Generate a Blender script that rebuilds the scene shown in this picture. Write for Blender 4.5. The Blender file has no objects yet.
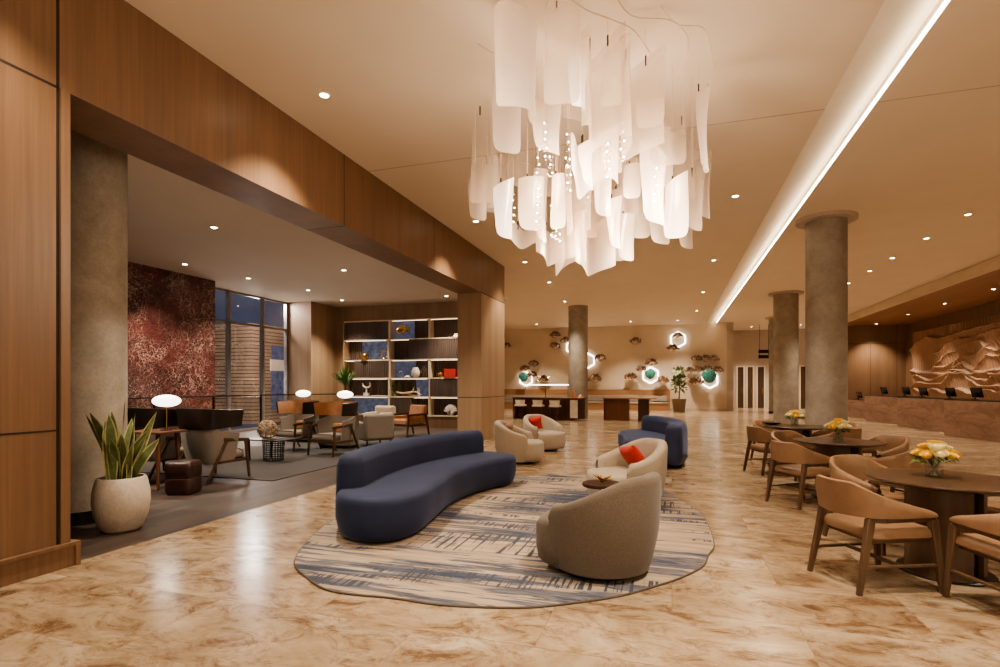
import bpy, math, random
from math import sin, cos, pi, radians, sqrt, atan2
from mathutils import Vector, Matrix
random.seed(7)
scene = bpy.context.scene
COL = scene.collection

# ------------------------------------------------------------------ materials
def new_mat(name):
    m = bpy.data.materials.new(name); m.use_nodes = True
    nt = m.node_tree; b = nt.nodes['Principled BSDF']
    return m, nt, b
def N(nt, t, **kw):
    n = nt.nodes.new(t)
    for k, v in kw.items():
        if k in n.inputs.keys(): n.inputs[k].default_value = v
        else: setattr(n, k, v)
    return n
def coords(nt, scale=(1,1,1), rot=(0,0,0), loc=(0,0,0), kind='Object'):
    tc = N(nt, 'ShaderNodeTexCoord'); mp = N(nt, 'ShaderNodeMapping')
    mp.inputs['Scale'].default_value = scale; mp.inputs['Rotation'].default_value = rot
    mp.inputs['Location'].default_value = loc
    nt.links.new(tc.outputs[kind], mp.inputs['Vector']); return mp.outputs['Vector']
def ramp(nt, fac, stops, interp='LINEAR'):
    r = N(nt, 'ShaderNodeValToRGB'); cr = r.color_ramp; cr.interpolation = interp
    while len(cr.elements) < len(stops): cr.elements.new(0.5)
    for e, (p, c) in zip(cr.elements, stops):
        e.position = p; e.color = (*c, 1) if len(c) == 3 else c
    nt.links.new(fac, r.inputs['Fac']); return r.outputs['Color']
def noise(nt, vec, scale=5, detail=4, rough=.55, dist=0):
    n = N(nt, 'ShaderNodeTexNoise'); n.inputs['Scale'].default_value = scale
    n.inputs['Detail'].default_value = detail; n.inputs['Roughness'].default_value = rough
    n.inputs['Distortion'].default_value = dist
    nt.links.new(vec, n.inputs['Vector']); return n.outputs['Fac']
def mix(nt, a, b, fac, mode='MIX'):
    m = N(nt, 'ShaderNodeMix', data_type='RGBA', blend_type=mode)
    for s, v in ((0, fac), (6, a), (7, b)):
        if hasattr(v, 'links') or isinstance(v, bpy.types.NodeSocket): nt.links.new(v, m.inputs[s])
        else: m.inputs[s].default_value = v if s == 0 else ((*v, 1) if len(v) == 3 else v)
    return m.outputs[2]
def bump(nt, b, h, strength=.3, dist=.02):
    n = N(nt, 'ShaderNodeBump'); n.inputs['Strength'].default_value = strength
    n.inputs['Distance'].default_value = dist
    nt.links.new(h, n.inputs['Height']); nt.links.new(n.outputs['Normal'], b.inputs['Normal'])
def math_n(nt, op, a, b=0.0):
    m = N(nt, 'ShaderNodeMath', operation=op)
    for i, v in enumerate((a, b)):
        if isinstance(v, bpy.types.NodeSocket): nt.links.new(v, m.inputs[i])
        else: m.inputs[i].default_value = v
    return m.outputs[0]

def simple(name, col, rough=.5, metal=0, var=.12, vscale=6, vstretch=(1,1,1), bmp=0, bscale=60, sheen=0, emit=0, emitcol=None):
    m, nt, b = new_mat(name)
    v = coords(nt, vstretch)
    f = noise(nt, v, vscale, 4)
    d = tuple(c*(1-var) for c in col); l = tuple(min(1, c*(1+var)) for c in col)
    nt.links.new(ramp(nt, f, [(.3, d), (.7, l)]), b.inputs['Base Color'])
    b.inputs['Roughness'].default_value = rough; b.inputs['Metallic'].default_value = metal
    if bmp: bump(nt, b, noise(nt, coords(nt), bscale, 2), bmp, .01)
    if sheen:
        b.inputs['Sheen Weight'].default_value = sheen; b.inputs['Sheen Roughness'].default_value = .4
    if emit:
        b.inputs['Emission Color'].default_value = (*(emitcol or col), 1); b.inputs['Emission Strength'].default_value = emit
    return m

def m_wood(name, c1, c2, rough=.42, axis='z', scale=1.0, gl=14):
    m, nt, b = new_mat(name)
    st = {'z': (gl*3, gl*3, .9), 'x': (.9, gl*3, gl*3), 'y': (gl*3, .9, gl*3)}[axis]
    f = noise(nt, coords(nt, tuple(s*scale for s in st)), 1.0, 5, .6, .3)
    g = noise(nt, coords(nt, tuple(s*scale*.1 for s in st)), 1.0, 3, .5, .2)
    a = ramp(nt, f, [(.25, c1), (.75, c2)])
    g2 = ramp(nt, g, [(.3, (.82,.82,.82)), (.7, (1.08,1.08,1.08))])
    nt.links.new(mix(nt, a, g2, 1.0, 'MULTIPLY'), b.inputs['Base Color'])
    b.inputs['Roughness'].default_value = rough
    bump(nt, b, f, .06, .004)
    return m

def m_marble_floor():
    m, nt, b = new_mat('polished_travertine')
    v = coords(nt, (1,1,1), (0,0,radians(0)))
    br = N(nt, 'ShaderNodeTexBrick'); br.offset = .5
    br.inputs['Scale'].default_value = 1.0; br.inputs['Mortar Size'].default_value = .0025
    br.inputs['Brick Width'].default_value = 1.5; br.inputs['Row Height'].default_value = .75
    br.inputs['Color1'].default_value = (0,0,0,1); br.inputs['Color2'].default_value = (1,1,1,1)
    br.inputs['Mortar'].default_value = (.5,.5,.5,1)
    nt.links.new(v, br.inputs['Vector'])
    # per-tile offset of the veining
    sc = N(nt, 'ShaderNodeVectorMath', operation='SCALE'); sc.inputs['Scale'].default_value = 9.0
    nt.links.new(br.outputs['Color'], sc.inputs[0])
    ad = N(nt, 'ShaderNodeVectorMath', operation='ADD')
    nt.links.new(coords(nt, (.7, 1.15, 1), (0,0,radians(24))), ad.inputs[0]); nt.links.new(sc.outputs[0], ad.inputs[1])
    vv = ad.outputs[0]
    f1 = noise(nt, vv, 1.3, 9, .68, .7)
    f2 = noise(nt, vv, 4.5, 10, .78, .7)
    f3 = noise(nt, vv, .8, 2, .5, .4)
    base = ramp(nt, f1, [(.34, (.25,.165,.10)), (.45, (.36,.26,.165)), (.55, (.43,.325,.22)), (.68, (.55,.45,.335))])
    dark = ramp(nt, f2, [(.38, (.40,.31,.26)), (.46, (.78,.72,.68)), (.53, (1,1,1)), (.66,(1.12,1.13,1.15))])
    c = mix(nt, base, dark, .95, 'MULTIPLY')
    tile = ramp(nt, br.outputs['Color'], [(0, (.88,.87,.86)), (1, (1.07,1.07,1.07))])
    c = mix(nt, c, tile, 1.0, 'MULTIPLY')
    c = mix(nt, c, (.22,.12,.06), math_n(nt, 'MULTIPLY', br.outputs['Fac'], .55))
    nt.links.new(c, b.inputs['Base Color'])
    r = ramp(nt, f2, [(.3, (.26,.26,.26)), (.7, (.15,.15,.15))])
    nt.links.new(r, b.inputs['Roughness'])
    b.inputs['Specular IOR Level'].default_value = .38
    return m

def m_planks():
    m, nt, b = new_mat('grey_brown_planks')
    v = coords(nt, (1,1,1), (0,0,radians(90)))
    br = N(nt, 'ShaderNodeTexBrick'); br.offset = .37
    br.inputs['Scale'].default_value = 1.0; br.inputs['Mortar Size'].default_value = .002
    br.inputs['Brick Width'].default_value = 1.3; br.inputs['Row Height'].default_value = .14
    br.inputs['Color1'].default_value = (.045,.032,.026,1); br.inputs['Color2'].default_value = (.085,.06,.047,1)
    br.inputs['Mortar'].default_value = (.04,.028,.022,1)
    nt.links.new(v, br.inputs['Vector'])
    f = noise(nt, coords(nt, (14, 1.2, 1)), 2.0, 5, .6, .3)
    c = mix(nt, br.outputs['Color'], ramp(nt, f, [(.25, (.65,.65,.65)), (.75, (1.3,1.28,1.25))]), 1.0, 'MULTIPLY')
    nt.links.new(c, b.inputs['Base Color']); b.inputs['Roughness'].default_value = .5
    return m

def m_concrete(name='concrete', c=(.34,.29,.235)):
    m, nt, b = new_mat(name)
    v = coords(nt)
    f = noise(nt, v, 2.2, 8, .65, .3); g = noise(nt, v, 30, 3, .6)
    a = ramp(nt, f, [(.3, tuple(x*.72 for x in c)), (.7, tuple(x*1.2 for x in c))])
    a = mix(nt, a, ramp(nt, g, [(.3,(.9,.9,.9)), (.6,(1.04,1.04,1.04))]), 1.0, 'MULTIPLY')
    nt.links.new(a, b.inputs['Base Color']); b.inputs['Roughness'].default_value = .72
    bump(nt, b, g, .25, .01)
    return m

def m_red_marble():
    m, nt, b = new_mat('red_marble')
    v = coords(nt)
    wv = N(nt, 'ShaderNodeVectorMath', operation='ADD')
    nz = N(nt, 'ShaderNodeTexNoise'); nz.inputs['Scale'].default_value = 2.2; nz.inputs['Detail'].default_value = 6
    nt.links.new(v, nz.inputs['Vector'])
    s = N(nt, 'ShaderNodeVectorMath', operation='SCALE'); s.inputs['Scale'].default_value = 1.1
    nt.links.new(nz.outputs['Color'], s.inputs[0]); nt.links.new(v, wv.inputs[0]); nt.links.new(s.outputs[0], wv.inputs[1])
    def vein(scale, w):
        vo = N(nt, 'ShaderNodeTexVoronoi', feature='DISTANCE_TO_EDGE'); vo.inputs['Scale'].default_value = scale
        nt.links.new(wv.outputs[0], vo.inputs['Vector'])
        return ramp(nt, vo.outputs['Distance'], [(0, (1,1,1)), (w, (0,0,0))])
    msk = ramp(nt, noise(nt, v, 1.1, 4, .6, .5), [(.38, (.1,.1,.1)), (.6, (1,1,1))])
    ve = mix(nt, vein(5.5, .045), vein(11, .07), .6, 'ADD')
    ve = mix(nt, ve, msk, 1.0, 'MULTIPLY')
    base = ramp(nt, noise(nt, v, 1.5, 7, .65, .8), [(.3, (.024,.008,.008)), (.5, (.075,.018,.017)), (.72, (.145,.037,.032))])
    c = mix(nt, base, (.55,.38,.32), ve)
    nt.links.new(c, b.inputs['Base Color']); b.inputs['Roughness'].default_value = .3
    return m

def m_brown_stone():
    m, nt, b = new_mat('brown_veined_stone')
    v = coords(nt, (1, .6, 1.8), (radians(12),0,0))
    f = noise(nt, v, 2.0, 10, .72, .6)
    nt.links.new(ramp(nt, f, [(.28, (.14,.075,.05)), (.45, (.24,.14,.095)), (.58, (.33,.20,.14)), (.72, (.24,.135,.09))]), b.inputs['Base Color'])
    b.inputs['Roughness'].default_value = .35
    return m

def m_rug():
    m, nt, b = new_mat('streaked_rug')
    v = coords(nt, (.55, 7.5, 1), (0,0,radians(-10)))
    f = noise(nt, v, 1.6, 6, .6, .35)
    zone = noise(nt, coords(nt, (.55, 1.1, 1)), .9, 2, .5, .2)
    streak = ramp(nt, math_n(nt, 'ADD', f, math_n(nt, 'MULTIPLY', math_n(nt, 'SUBTRACT', zone, .5), .75)),
                  [(.485, (0,0,0)), (.52, (1,1,1)), (.57, (.6,.6,.6)), (.62, (1,1,1))])
    # short feathery ticks crossing the streaks in bands
    t = noise(nt, coords(nt, (20, .7, 1), (0,0,radians(-24))), 1.6, 3, .5, .1)
    band = noise(nt, coords(nt, (.35, 2.0, 1), (0,0,radians(4)), (3.1,1.7,0)), 1.3, 2, .4)
    tick = mix(nt, ramp(nt, t, [(.53, (0,0,0)), (.55, (1,1,1))]), ramp(nt, band, [(.56, (0,0,0)), (.58, (1,1,1))]), 1.0, 'MULTIPLY')
    beige = ramp(nt, noise(nt, coords(nt, (1, 9, 1)), 1.5, 4), [(.3, (.27,.20,.14)), (.55, (.42,.325,.24)), (.8, (.52,.42,.32))])
    blue = ramp(nt, noise(nt, coords(nt, (1, 6, 1)), 2, 3), [(.35, (.026,.038,.072)), (.65, (.085,.10,.145))])
    c = mix(nt, beige, blue, streak)
    c = mix(nt, c, (.06,.062,.08), tick)
    nt.links.new(c, b.inputs['Base Color']); b.inputs['Roughness'].default_value = .95
    bump(nt, b, noise(nt, coords(nt), 160, 2), .4, .01)
    return m

def m_fabric(name, c, scale=90, var=.35, rough=.9, sheen=.2):
    m, nt, b = new_mat(name)
    a = noise(nt, coords(nt, (1, 1, 4)), scale, 3, .6); w = noise(nt, coords(nt, (3, 3, 1)), scale*.6, 3, .6)
    f = math_n(nt, 'MULTIPLY', math_n(nt, 'ADD', a, w), .5)
    nt.links.new(ramp(nt, f, [(.36, tuple(x*(1-var) for x in c)), (.64, tuple(min(1,x*(1+var)) for x in c))]), b.inputs['Base Color'])
    b.inputs['Roughness'].default_value = rough; b.inputs['Sheen Weight'].default_value = sheen
    bump(nt, b, f, .35, .006)
    return m

def m_velvet(name, c):
    m, nt, b = new_mat(name)
    f = noise(nt, coords(nt), 2.0, 4, .5, .4)
    nt.links.new(ramp(nt, f, [(.3, tuple(x*.8 for x in c)), (.7, tuple(x*1.25 for x in c))]), b.inputs['Base Color'])
    b.inputs['Roughness'].default_value = .75; b.inputs['Sheen Weight'].default_value = .28
    b.inputs['Sheen Roughness'].default_value = .35; b.inputs['Sheen Tint'].default_value = (.40,.46,.70,1)
    bump(nt, b, noise(nt, coords(nt), 220, 2), .1, .004)
    return m

def m_emit(name, col, s):
    m, nt, b = new_mat(name)
    b.inputs['Base Color'].default_value = (*col, 1)
    b.inputs['Emission Color'].default_value = (*col, 1); b.inputs['Emission Strength'].default_value = s
    return m

def m_glass(name, tint=(.97,.97,.96), gloss=.06, rough=.02):
    m = bpy.data.materials.new(name); m.use_nodes = True; nt = m.node_tree; nt.nodes.clear()
    o = N(nt, 'ShaderNodeOutputMaterial'); t = N(nt, 'ShaderNodeBsdfTransparent'); t.inputs['Color'].default_value = (*tint, 1)
    g = N(nt, 'ShaderNodeBsdfGlossy'); g.inputs['Roughness'].default_value = rough
    fr = N(nt, 'ShaderNodeFresnel'); fr.inputs['IOR'].default_value = 1.5
    ge = N(nt, 'ShaderNodeNewGeometry')
    ad = math_n(nt, 'MULTIPLY', math_n(nt, 'ADD', fr.outputs[0], gloss), math_n(nt, 'SUBTRACT', 1.0, ge.outputs['Backfacing']))
    mx = N(nt, 'ShaderNodeMixShader'); nt.links.new(ad, mx.inputs[0])
    nt.links.new(t.outputs[0], mx.inputs[1]); nt.links.new(g.outputs[0], mx.inputs[2]); nt.links.new(mx.outputs[0], o.inputs[0])
    return m

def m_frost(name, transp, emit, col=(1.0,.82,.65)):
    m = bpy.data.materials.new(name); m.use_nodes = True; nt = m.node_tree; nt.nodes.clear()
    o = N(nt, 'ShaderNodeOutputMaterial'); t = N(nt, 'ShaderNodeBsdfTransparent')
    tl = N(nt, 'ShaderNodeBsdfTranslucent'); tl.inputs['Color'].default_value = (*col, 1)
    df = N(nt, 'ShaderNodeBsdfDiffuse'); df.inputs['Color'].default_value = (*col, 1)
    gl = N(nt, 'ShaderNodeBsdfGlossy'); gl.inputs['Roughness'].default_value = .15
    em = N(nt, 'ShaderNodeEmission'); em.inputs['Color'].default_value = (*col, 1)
    # frosted sheet, denser low down; bulb glow put in as emission, stronger there
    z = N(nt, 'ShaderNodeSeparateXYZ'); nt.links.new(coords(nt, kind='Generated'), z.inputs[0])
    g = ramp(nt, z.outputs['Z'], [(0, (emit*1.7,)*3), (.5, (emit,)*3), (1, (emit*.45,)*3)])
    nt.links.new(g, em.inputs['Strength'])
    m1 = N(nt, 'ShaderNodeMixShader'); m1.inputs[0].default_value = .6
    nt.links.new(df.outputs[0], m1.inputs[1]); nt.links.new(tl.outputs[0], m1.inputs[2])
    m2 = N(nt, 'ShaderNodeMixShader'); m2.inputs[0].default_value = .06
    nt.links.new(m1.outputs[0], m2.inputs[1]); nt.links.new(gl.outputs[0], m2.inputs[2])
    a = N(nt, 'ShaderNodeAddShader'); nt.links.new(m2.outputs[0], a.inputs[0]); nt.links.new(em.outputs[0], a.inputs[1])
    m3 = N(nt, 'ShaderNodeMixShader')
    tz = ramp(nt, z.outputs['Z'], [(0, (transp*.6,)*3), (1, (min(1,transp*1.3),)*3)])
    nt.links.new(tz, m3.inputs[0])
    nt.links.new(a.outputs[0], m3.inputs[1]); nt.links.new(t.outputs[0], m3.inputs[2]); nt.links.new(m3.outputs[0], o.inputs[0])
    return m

M = {}
M['floor'] = m_marble_floor()
M['planks'] = m_planks()
M['ceil'] = simple('warm_white_plaster', (.77,.66,.53), .8, var=.02, vscale=1)
M['ceil2'] = simple('lounge_plaster', (.72,.62,.51), .8, var=.02, vscale=1)
M['cove'] = simple('cove_plaster', (.86,.78,.66), .8, var=.02)
M['wall'] = simple('warm_plaster_wall', (.68,.56,.43), .75, var=.04, vscale=1.5)
M['wallgrey'] = simple('greige_wall', (.52,.43,.35), .75, var=.05)
M['veneer'] = m_wood('walnut_veneer', (.185,.103,.058), (.25,.145,.083), .4, 'z', 1, 12)
M['veneer_lt'] = m_wood('oak_veneer', (.36,.235,.145), (.44,.30,.19), .42, 'z', 1, 12)
M['creamwood'] = m_wood('pale_oak', (.66,.52,.36), (.76,.62,.46), .45, 'z', 1, 8)
M['groove'] = simple('dark_groove', (.03,.015,.01), .8)
M['bronze'] = simple('dark_bronze', (.05,.035,.028), .4, .6)
M['concrete'] = m_concrete()
M['concrete2'] = m_concrete('concrete_lounge', (.34,.29,.235))  # same colour as the hall concrete
M['black'] = simple('black_satin', (.015,.012,.011), .35)
M['redmarble'] = m_red_marble()
M['stone'] = m_brown_stone()
M['relief'] = m_wood('carved_wood', (.33,.19,.12), (.44,.27,.17), .5, 'z', 1, 6)
M['rug'] = m_rug()
M['rugedge'] = simple('rug_edge', (.12,.09,.07), .95)
M['blue'] = m_velvet('blue_velvet', (.016,.024,.062))
M['blue2'] = m_velvet('slate_blue_velvet', (.034,.048,.11))
M['boucle_dk'] = m_fabric('taupe_tweed', (.140,.106,.078), 110, .30)
M['boucle_lt'] = m_fabric('oatmeal_tweed', (.42,.345,.265), 90, .2)
M['red'] = m_fabric('red_pillow_fabric', (.52,.030,.016), 120, .15)
M['brownpil'] = m_fabric('brown_pillow_fabric', (.25,.13,.07), 120, .25)
M['tan'] = simple('tan_leather', (.265,.155,.088), .45, var=.1, vscale=9, bmp=.05, bscale=180)
M['orange'] = simple('cognac_leather', (.40,.19,.09), .4, var=.15, vscale=9, bmp=.05, bscale=180)
M['blackleather'] = simple('black_leather', (.022,.015,.012), .32, var=.2, bmp=.05, bscale=150)
M['brownleather'] = simple('brown_leather', (.042,.016,.011), .4, var=.3, vscale=4)
M['greyfab'] = m_fabric('grey_beige_fabric', (.23,.185,.15), 80, .2)
M['olivefab'] = m_fabric('olive_grey_fabric', (.17,.14,.10), 80, .25)
M['chairwood'] = m_wood('chair_oak', (.095,.053,.029), (.15,.088,.05), .4, 'z', 1, 8)
M['darkwood'] = m_wood('dark_walnut', (.055,.028,.017), (.10,.052,.03), .35, 'z', 1, 8)
M['tabletop'] = m_wood('table_walnut', (.085,.052,.033), (.13,.08,.052), .28, 'x', 1, 6)
M['tableedge'] = simple('dark_bronze_base', (.03,.02,.015), .35, .4)
M['barwood'] = m_wood('bar_wood', (.13,.05,.026), (.20,.085,.045), .4, 'z', 1, 8)
M['planter'] = m_concrete('planter_clay', (.60,.51,.42))
M['soil'] = simple('soil', (.03,.02,.012), .95)
M['leaf'] = simple('leaf_green', (.13,.16,.06), .45, var=.4, vscale=12)
M['leaf_edge'] = simple('leaf_yellow_edge', (.46,.43,.20), .45, var=.2, vscale=12)
M['leaf2'] = simple('fern_green', (.05,.14,.02), .5, var=.4, vscale=12)
M['stemwood'] = simple('plant_stem', (.16,.10,.05), .7)
M['glass'] = m_glass('clear_glass')
M['nightglass'] = m_glass('window_glass', (.75,.8,.9), .03)
M['lampglow'] = m_emit('lamp_glow', (1,.93,.84), 3)
M['down'] = m_emit('downlight_glow', (1,.83,.60), 26)
M['white'] = simple('white_trim', (.8,.68,.55), .5)
M['covelight'] = m_emit('cove_strip_glow', (1,.84,.62), 15)
M['ledlight'] = m_emit('shelf_led_glow', (1,.78,.52), 3.5)
M['hexglow'] = m_emit('hexagon_glow', (1,.92,.80), 5)
M['brass'] = simple('brass', (.72,.45,.15), .25, 1, .1)
M['copper'] = simple('copper_bronze', (.34,.21,.14), .3, 1, .7, 12)
M['teal'] = simple('teal_glass', (.05,.19,.15), .12, 0, .8, 16, emit=.08, emitcol=(.08,.35,.28))
M['frostbowl'] = m_glass('pale_glass_bowl', (.95,.85,.75), .25, .1)
M['screen'] = simple('black_screen', (.006,.006,.008), .15)
M['rose_y'] = simple('yellow_rose', (.85,.55,.10), .6, var=.15, vscale=25, emit=.04)
M['rose_w'] = simple('cream_rose', (.86,.74,.42), .6, var=.1, vscale=25, emit=.04)
M['rattan'] = simple('rattan', (.50,.38,.26), .6, var=.3)
M['ribbed'] = m_wood('ribbed_dark_panel', (.085,.058,.048), (.15,.105,.085), .35, 'z', 1, 10)
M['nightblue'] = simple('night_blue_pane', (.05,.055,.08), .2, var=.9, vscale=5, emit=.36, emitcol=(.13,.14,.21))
M['timber'] = m_wood('timber_cladding', (.24,.15,.095), (.38,.25,.16), .6, 'y', 1, 5)
M['nightwall'] = simple('night_backdrop_glow', (.03,.035,.06), .6, var=.5, vscale=.7, emit=.30, emitcol=(.11,.12,.18))  # self-glow put into the backdrop so it reads as night
M['ceramic'] = simple('white_ceramic', (.75,.68,.58), .3)
M['redbook'] = simple('red_cloth_cover', (.48,.04,.03), .6)
M['paper'] = simple('paper', (.7,.62,.5), .8)
M['loungerug'] = m_fabric('dark_grey_rug', (.030,.024,.023), 40, .25)
M['cone'] = simple('orange_cone_glaze', (.50,.20,.08), .4)
M['bench'] = m_wood('bench_wood', (.34,.175,.085), (.44,.24,.125), .45, 'x', 1, 5)
M['greycush'] = m_fabric('grey_cushion', (.33,.27,.22), 60, .2)
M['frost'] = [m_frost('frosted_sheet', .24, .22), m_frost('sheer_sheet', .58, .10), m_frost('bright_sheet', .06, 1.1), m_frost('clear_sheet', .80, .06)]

# ------------------------------------------------------------------ mesh builder
class MB:
    def __init__(s): s.v = []; s.f = []; s.mi = []
    def add(s, vs, fs, mi=0, T=None):
        o = len(s.v)
        for p in vs:
            p = Vector(p)
            if T is not None: p = T @ p
            s.v.append(tuple(p))
        for f in fs: s.f.append(tuple(i+o for i in f)); s.mi.append(mi)
        return s
    def box(s, c, d, rz=0, mi=0, T=None, taper=1.0):
        x, y, z = (q/2 for q in d)
        vs = [(-x*taper,-y*taper,-z),(x*taper,-y*taper,-z),(x*taper,y*taper,-z),(-x*taper,y*taper,-z),(-x,-y,z),(x,-y,z),(x,y,z),(-x,y,z)]
        R = Matrix.Translation(Vector(c)) @ Matrix.Rotation(rz, 4, 'Z')
        if T is not None: R = T @ R
        return s.add(vs, [(3,2,1,0),(4,5,6,7),(0,1,5,4),(1,2,6,5),(2,3,7,6),(3,0,4,7)], mi, R)
    def b2(s, x0, x1, y0, y1, z0, z1, mi=0):
        return s.box(((x0+x1)/2,(y0+y1)/2,(z0+z1)/2), (abs(x1-x0),abs(y1-y0),abs(z1-z0)), 0, mi)
    def loft(s, rings, closed=True, cap=True, loop=False, mi=0, T=None):
        n = len(rings[0]); vs = [p for r in rings for p in r]; fs = []
        R = len(rings)
        for i in range(R if loop else R-1):
            for j in range(n if closed else n-1):
                a = i*n+j; b = i*n+(j+1)%n; c = ((i+1)%R)*n+(j+1)%n; d = ((i+1)%R)*n+j
                fs.append((a,b,c,d))
        if cap and not loop:
            fs.append(tuple(reversed(range(n)))); fs.append(tuple((R-1)*n+j for j in range(n)))
        return s.add(vs, fs, mi, T)
    def lathe(s, prof, c=(0,0,0), seg=24, mi=0, T=None, cap=True):
        rings = [[(c[0]+r*cos(2*pi*k/seg), c[1]+r*sin(2*pi*k/seg), c[2]+z) for k in range(seg)] for r, z in prof]
        return s.loft(rings, True, cap, False, mi, T)
    def tube(s, pts, r, seg=8, mi=0, T=None):
        pts = [Vector(p) for p in pts]; rings = []
        n = len(pts)
        for i, p in enumerate(pts):
            t = (pts[min(i+1,n-1)] - pts[max(i-1,0)]).normalized()
            up = Vector((0,0,1)) if abs(t.z) < .95 else Vector((1,0,0))
            u = t.cross(up).normalized(); w = u.cross(t)
            rr = r[i] if isinstance(r, (list, tuple)) else r
            rings.append([tuple(p + u*rr*cos(2*pi*k/seg) + w*rr*sin(2*pi*k/seg)) for k in range(seg)])
        return s.loft(rings, True, True, False, mi, T)
    def bar(s, a, b, w0, d0, w1=None, d1=None, mi=0, ax=(0,1,0)):
        """square-section bar from a to b"""
        a, b = Vector(a), Vector(b); t = (b-a).normalized(); v = Vector(ax)
        if abs(t.dot(v)) > .95: v = Vector((1,0,0))
        u = t.cross(v).normalized(); w = u.cross(t)
        w1 = w0 if w1 is None else w1; d1 = d0 if d1 is None else d1
        rings = []
        for p, ww, dd in ((a,w0,d0),(b,w1,d1)):
            rings.append([tuple(p + u*x*ww/2 + w*y*dd/2) for x, y in ((-1,-1),(1,-1),(1,1),(-1,1))])
        return s.loft(rings, True, True, False, mi)
    def ball(s, c, r, seg=14, rings=8, mi=0, T=None, sq=(1,1,1)):
        vs = []; fs = []
        for i in range(rings+1):
            a = pi*i/rings
            for j in range(seg):
                b = 2*pi*j/seg
                vs.append((c[0]+r*sq[0]*sin(a)*cos(b), c[1]+r*sq[1]*sin(a)*sin(b), c[2]+r*sq[2]*cos(a)))
        for i in range(rings):
            for j in range(seg):
                fs.append((i*seg+j, (i+1)*seg+j, (i+1)*seg+(j+1)%seg, i*seg+(j+1)%seg))
        return s.add(vs, fs, mi, T)
    def build(s, name, mats, parent=None, loc=(0,0,0), rz=0, bevel=0, ang=38, subsurf=0, smooth=True):
        me = bpy.data.meshes.new(name); me.from_pydata(s.v, [], s.f)
        if not isinstance(mats, (list, tuple)): mats = [mats]
        for m in mats: me.materials.append(m)
        for p, i in zip(me.polygons, s.mi): p.material_index = i
        import bmesh
        bm = bmesh.new(); bm.from_mesh(me); bmesh.ops.remove_doubles(bm, verts=bm.verts, dist=1e-5)
        bmesh.ops.recalc_face_normals(bm, faces=bm.faces); bm.to_mesh(me); bm.free()
        if smooth:
            me.polygons.foreach_set('use_smooth', [True]*len(me.polygons))
            me.set_sharp_from_angle(angle=radians(ang))
        o = bpy.data.objects.new(name, me); COL.objects.link(o)
        o.location = loc; o.rotation_euler = (0,0,rz)
        if parent: o.parent = parent
        if bevel:
            b = o.modifiers.new('bevel', 'BEVEL'); b.width = bevel; b.segments = 2; b.limit_method = 'ANGLE'; b.angle_limit = radians(40)
            b.harden_normals = False
        if subsurf:
            d = o.modifiers.new('sub', 'SUBSURF'); d.levels = subsurf; d.render_levels = subsurf
        return o

def tag(o, label=None, cat=None, group=None, kind=None):
    if label: o['label'] = label
    if cat: o['category'] = cat
    if group: o['group'] = group
    if kind: o['kind'] = kind
    return o
def empty(name, loc, rz=0, label=None, cat=None, group=None):
    o = bpy.data.objects.new(name, None); COL.objects.link(o)
    o.location = loc; o.rotation_euler = (0,0,rz); o.empty_display_size = .1
    return tag(o, label, cat, group)
def dup(root, loc, rz=None, label=None, group=None):
    r = root.copy(); COL.objects.link(r); r.location = loc
    if rz is not None: r.rotation_euler = (0,0,rz)
    if label: r['label'] = label
    if group: r['group'] = group
    for ch in list(root.children):
        c = ch.copy(); COL.objects.link(c); c.parent = r
        for g in list(ch.children):
            d = g.copy(); COL.objects.link(d); d.parent = c
    return r
def struct(name, mb, mats, label, bevel=0, parent=None):
    o = mb.build(name, mats, parent, bevel=bevel)
    return tag(o, label, None, None, 'structure')
def face(dx, dy): return atan2(-dx, dy)

def smooth_closed(pts, sub=6):
    out = []; n = len(pts)
    for i in range(n):
        p0, p1, p2, p3 = (Vector((*pts[(i+k-1) % n][:2], 0)) for k in range(4))
        for j in range(sub):
            t = j/sub
            q = .5*((2*p1) + (p2-p0)*t + (2*p0-5*p1+4*p2-p3)*t*t + (3*p1-p0-3*p2+p3)*t**3)
            out.append((q.x, q.y))
    return out
def smooth_open(pts, sub=6):
    out = []; n = len(pts)
    for i in range(n-1):
        P = [Vector(pts[max(0, min(n-1, i+k-1))]) for k in range(4)]
        for j in range(sub):
            t = j/sub
            out.append(tuple(.5*((2*P[1]) + (P[2]-P[0])*t + (2*P[0]-5*P[1]+4*P[2]-P[3])*t*t + (3*P[1]-P[0]-3*P[2]+P[3])*t**3)))
    out.append(tuple(pts[-1])); return out
def area2(p): return sum(p[i][0]*p[(i+1)%len(p)][1]-p[(i+1)%len(p)][0]*p[i][1] for i in range(len(p)))
def offset(pts, d):
    if area2(pts) < 0: pts = list(reversed(pts))
    n = len(pts); out = []
    for i in range(n):
        a, b = pts[i-1], pts[(i+1) % n]; tx, ty = b[0]-a[0], b[1]-a[1]; L = sqrt(tx*tx+ty*ty) or 1
        out.append((pts[i][0]-ty/L*d, pts[i][1]+tx/L*d))   # inward for CCW
    return out
def outline_solid(mb, pts, levels, mi=0):
    """levels: list of (z, inset)"""
    if area2(pts) < 0: pts = list(reversed(pts))
    rings = [[(x, y, z) for x, y in offset(pts, d)] for z, d in levels]
    mb.loft(rings, True, True, False, mi)
    return mb
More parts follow.
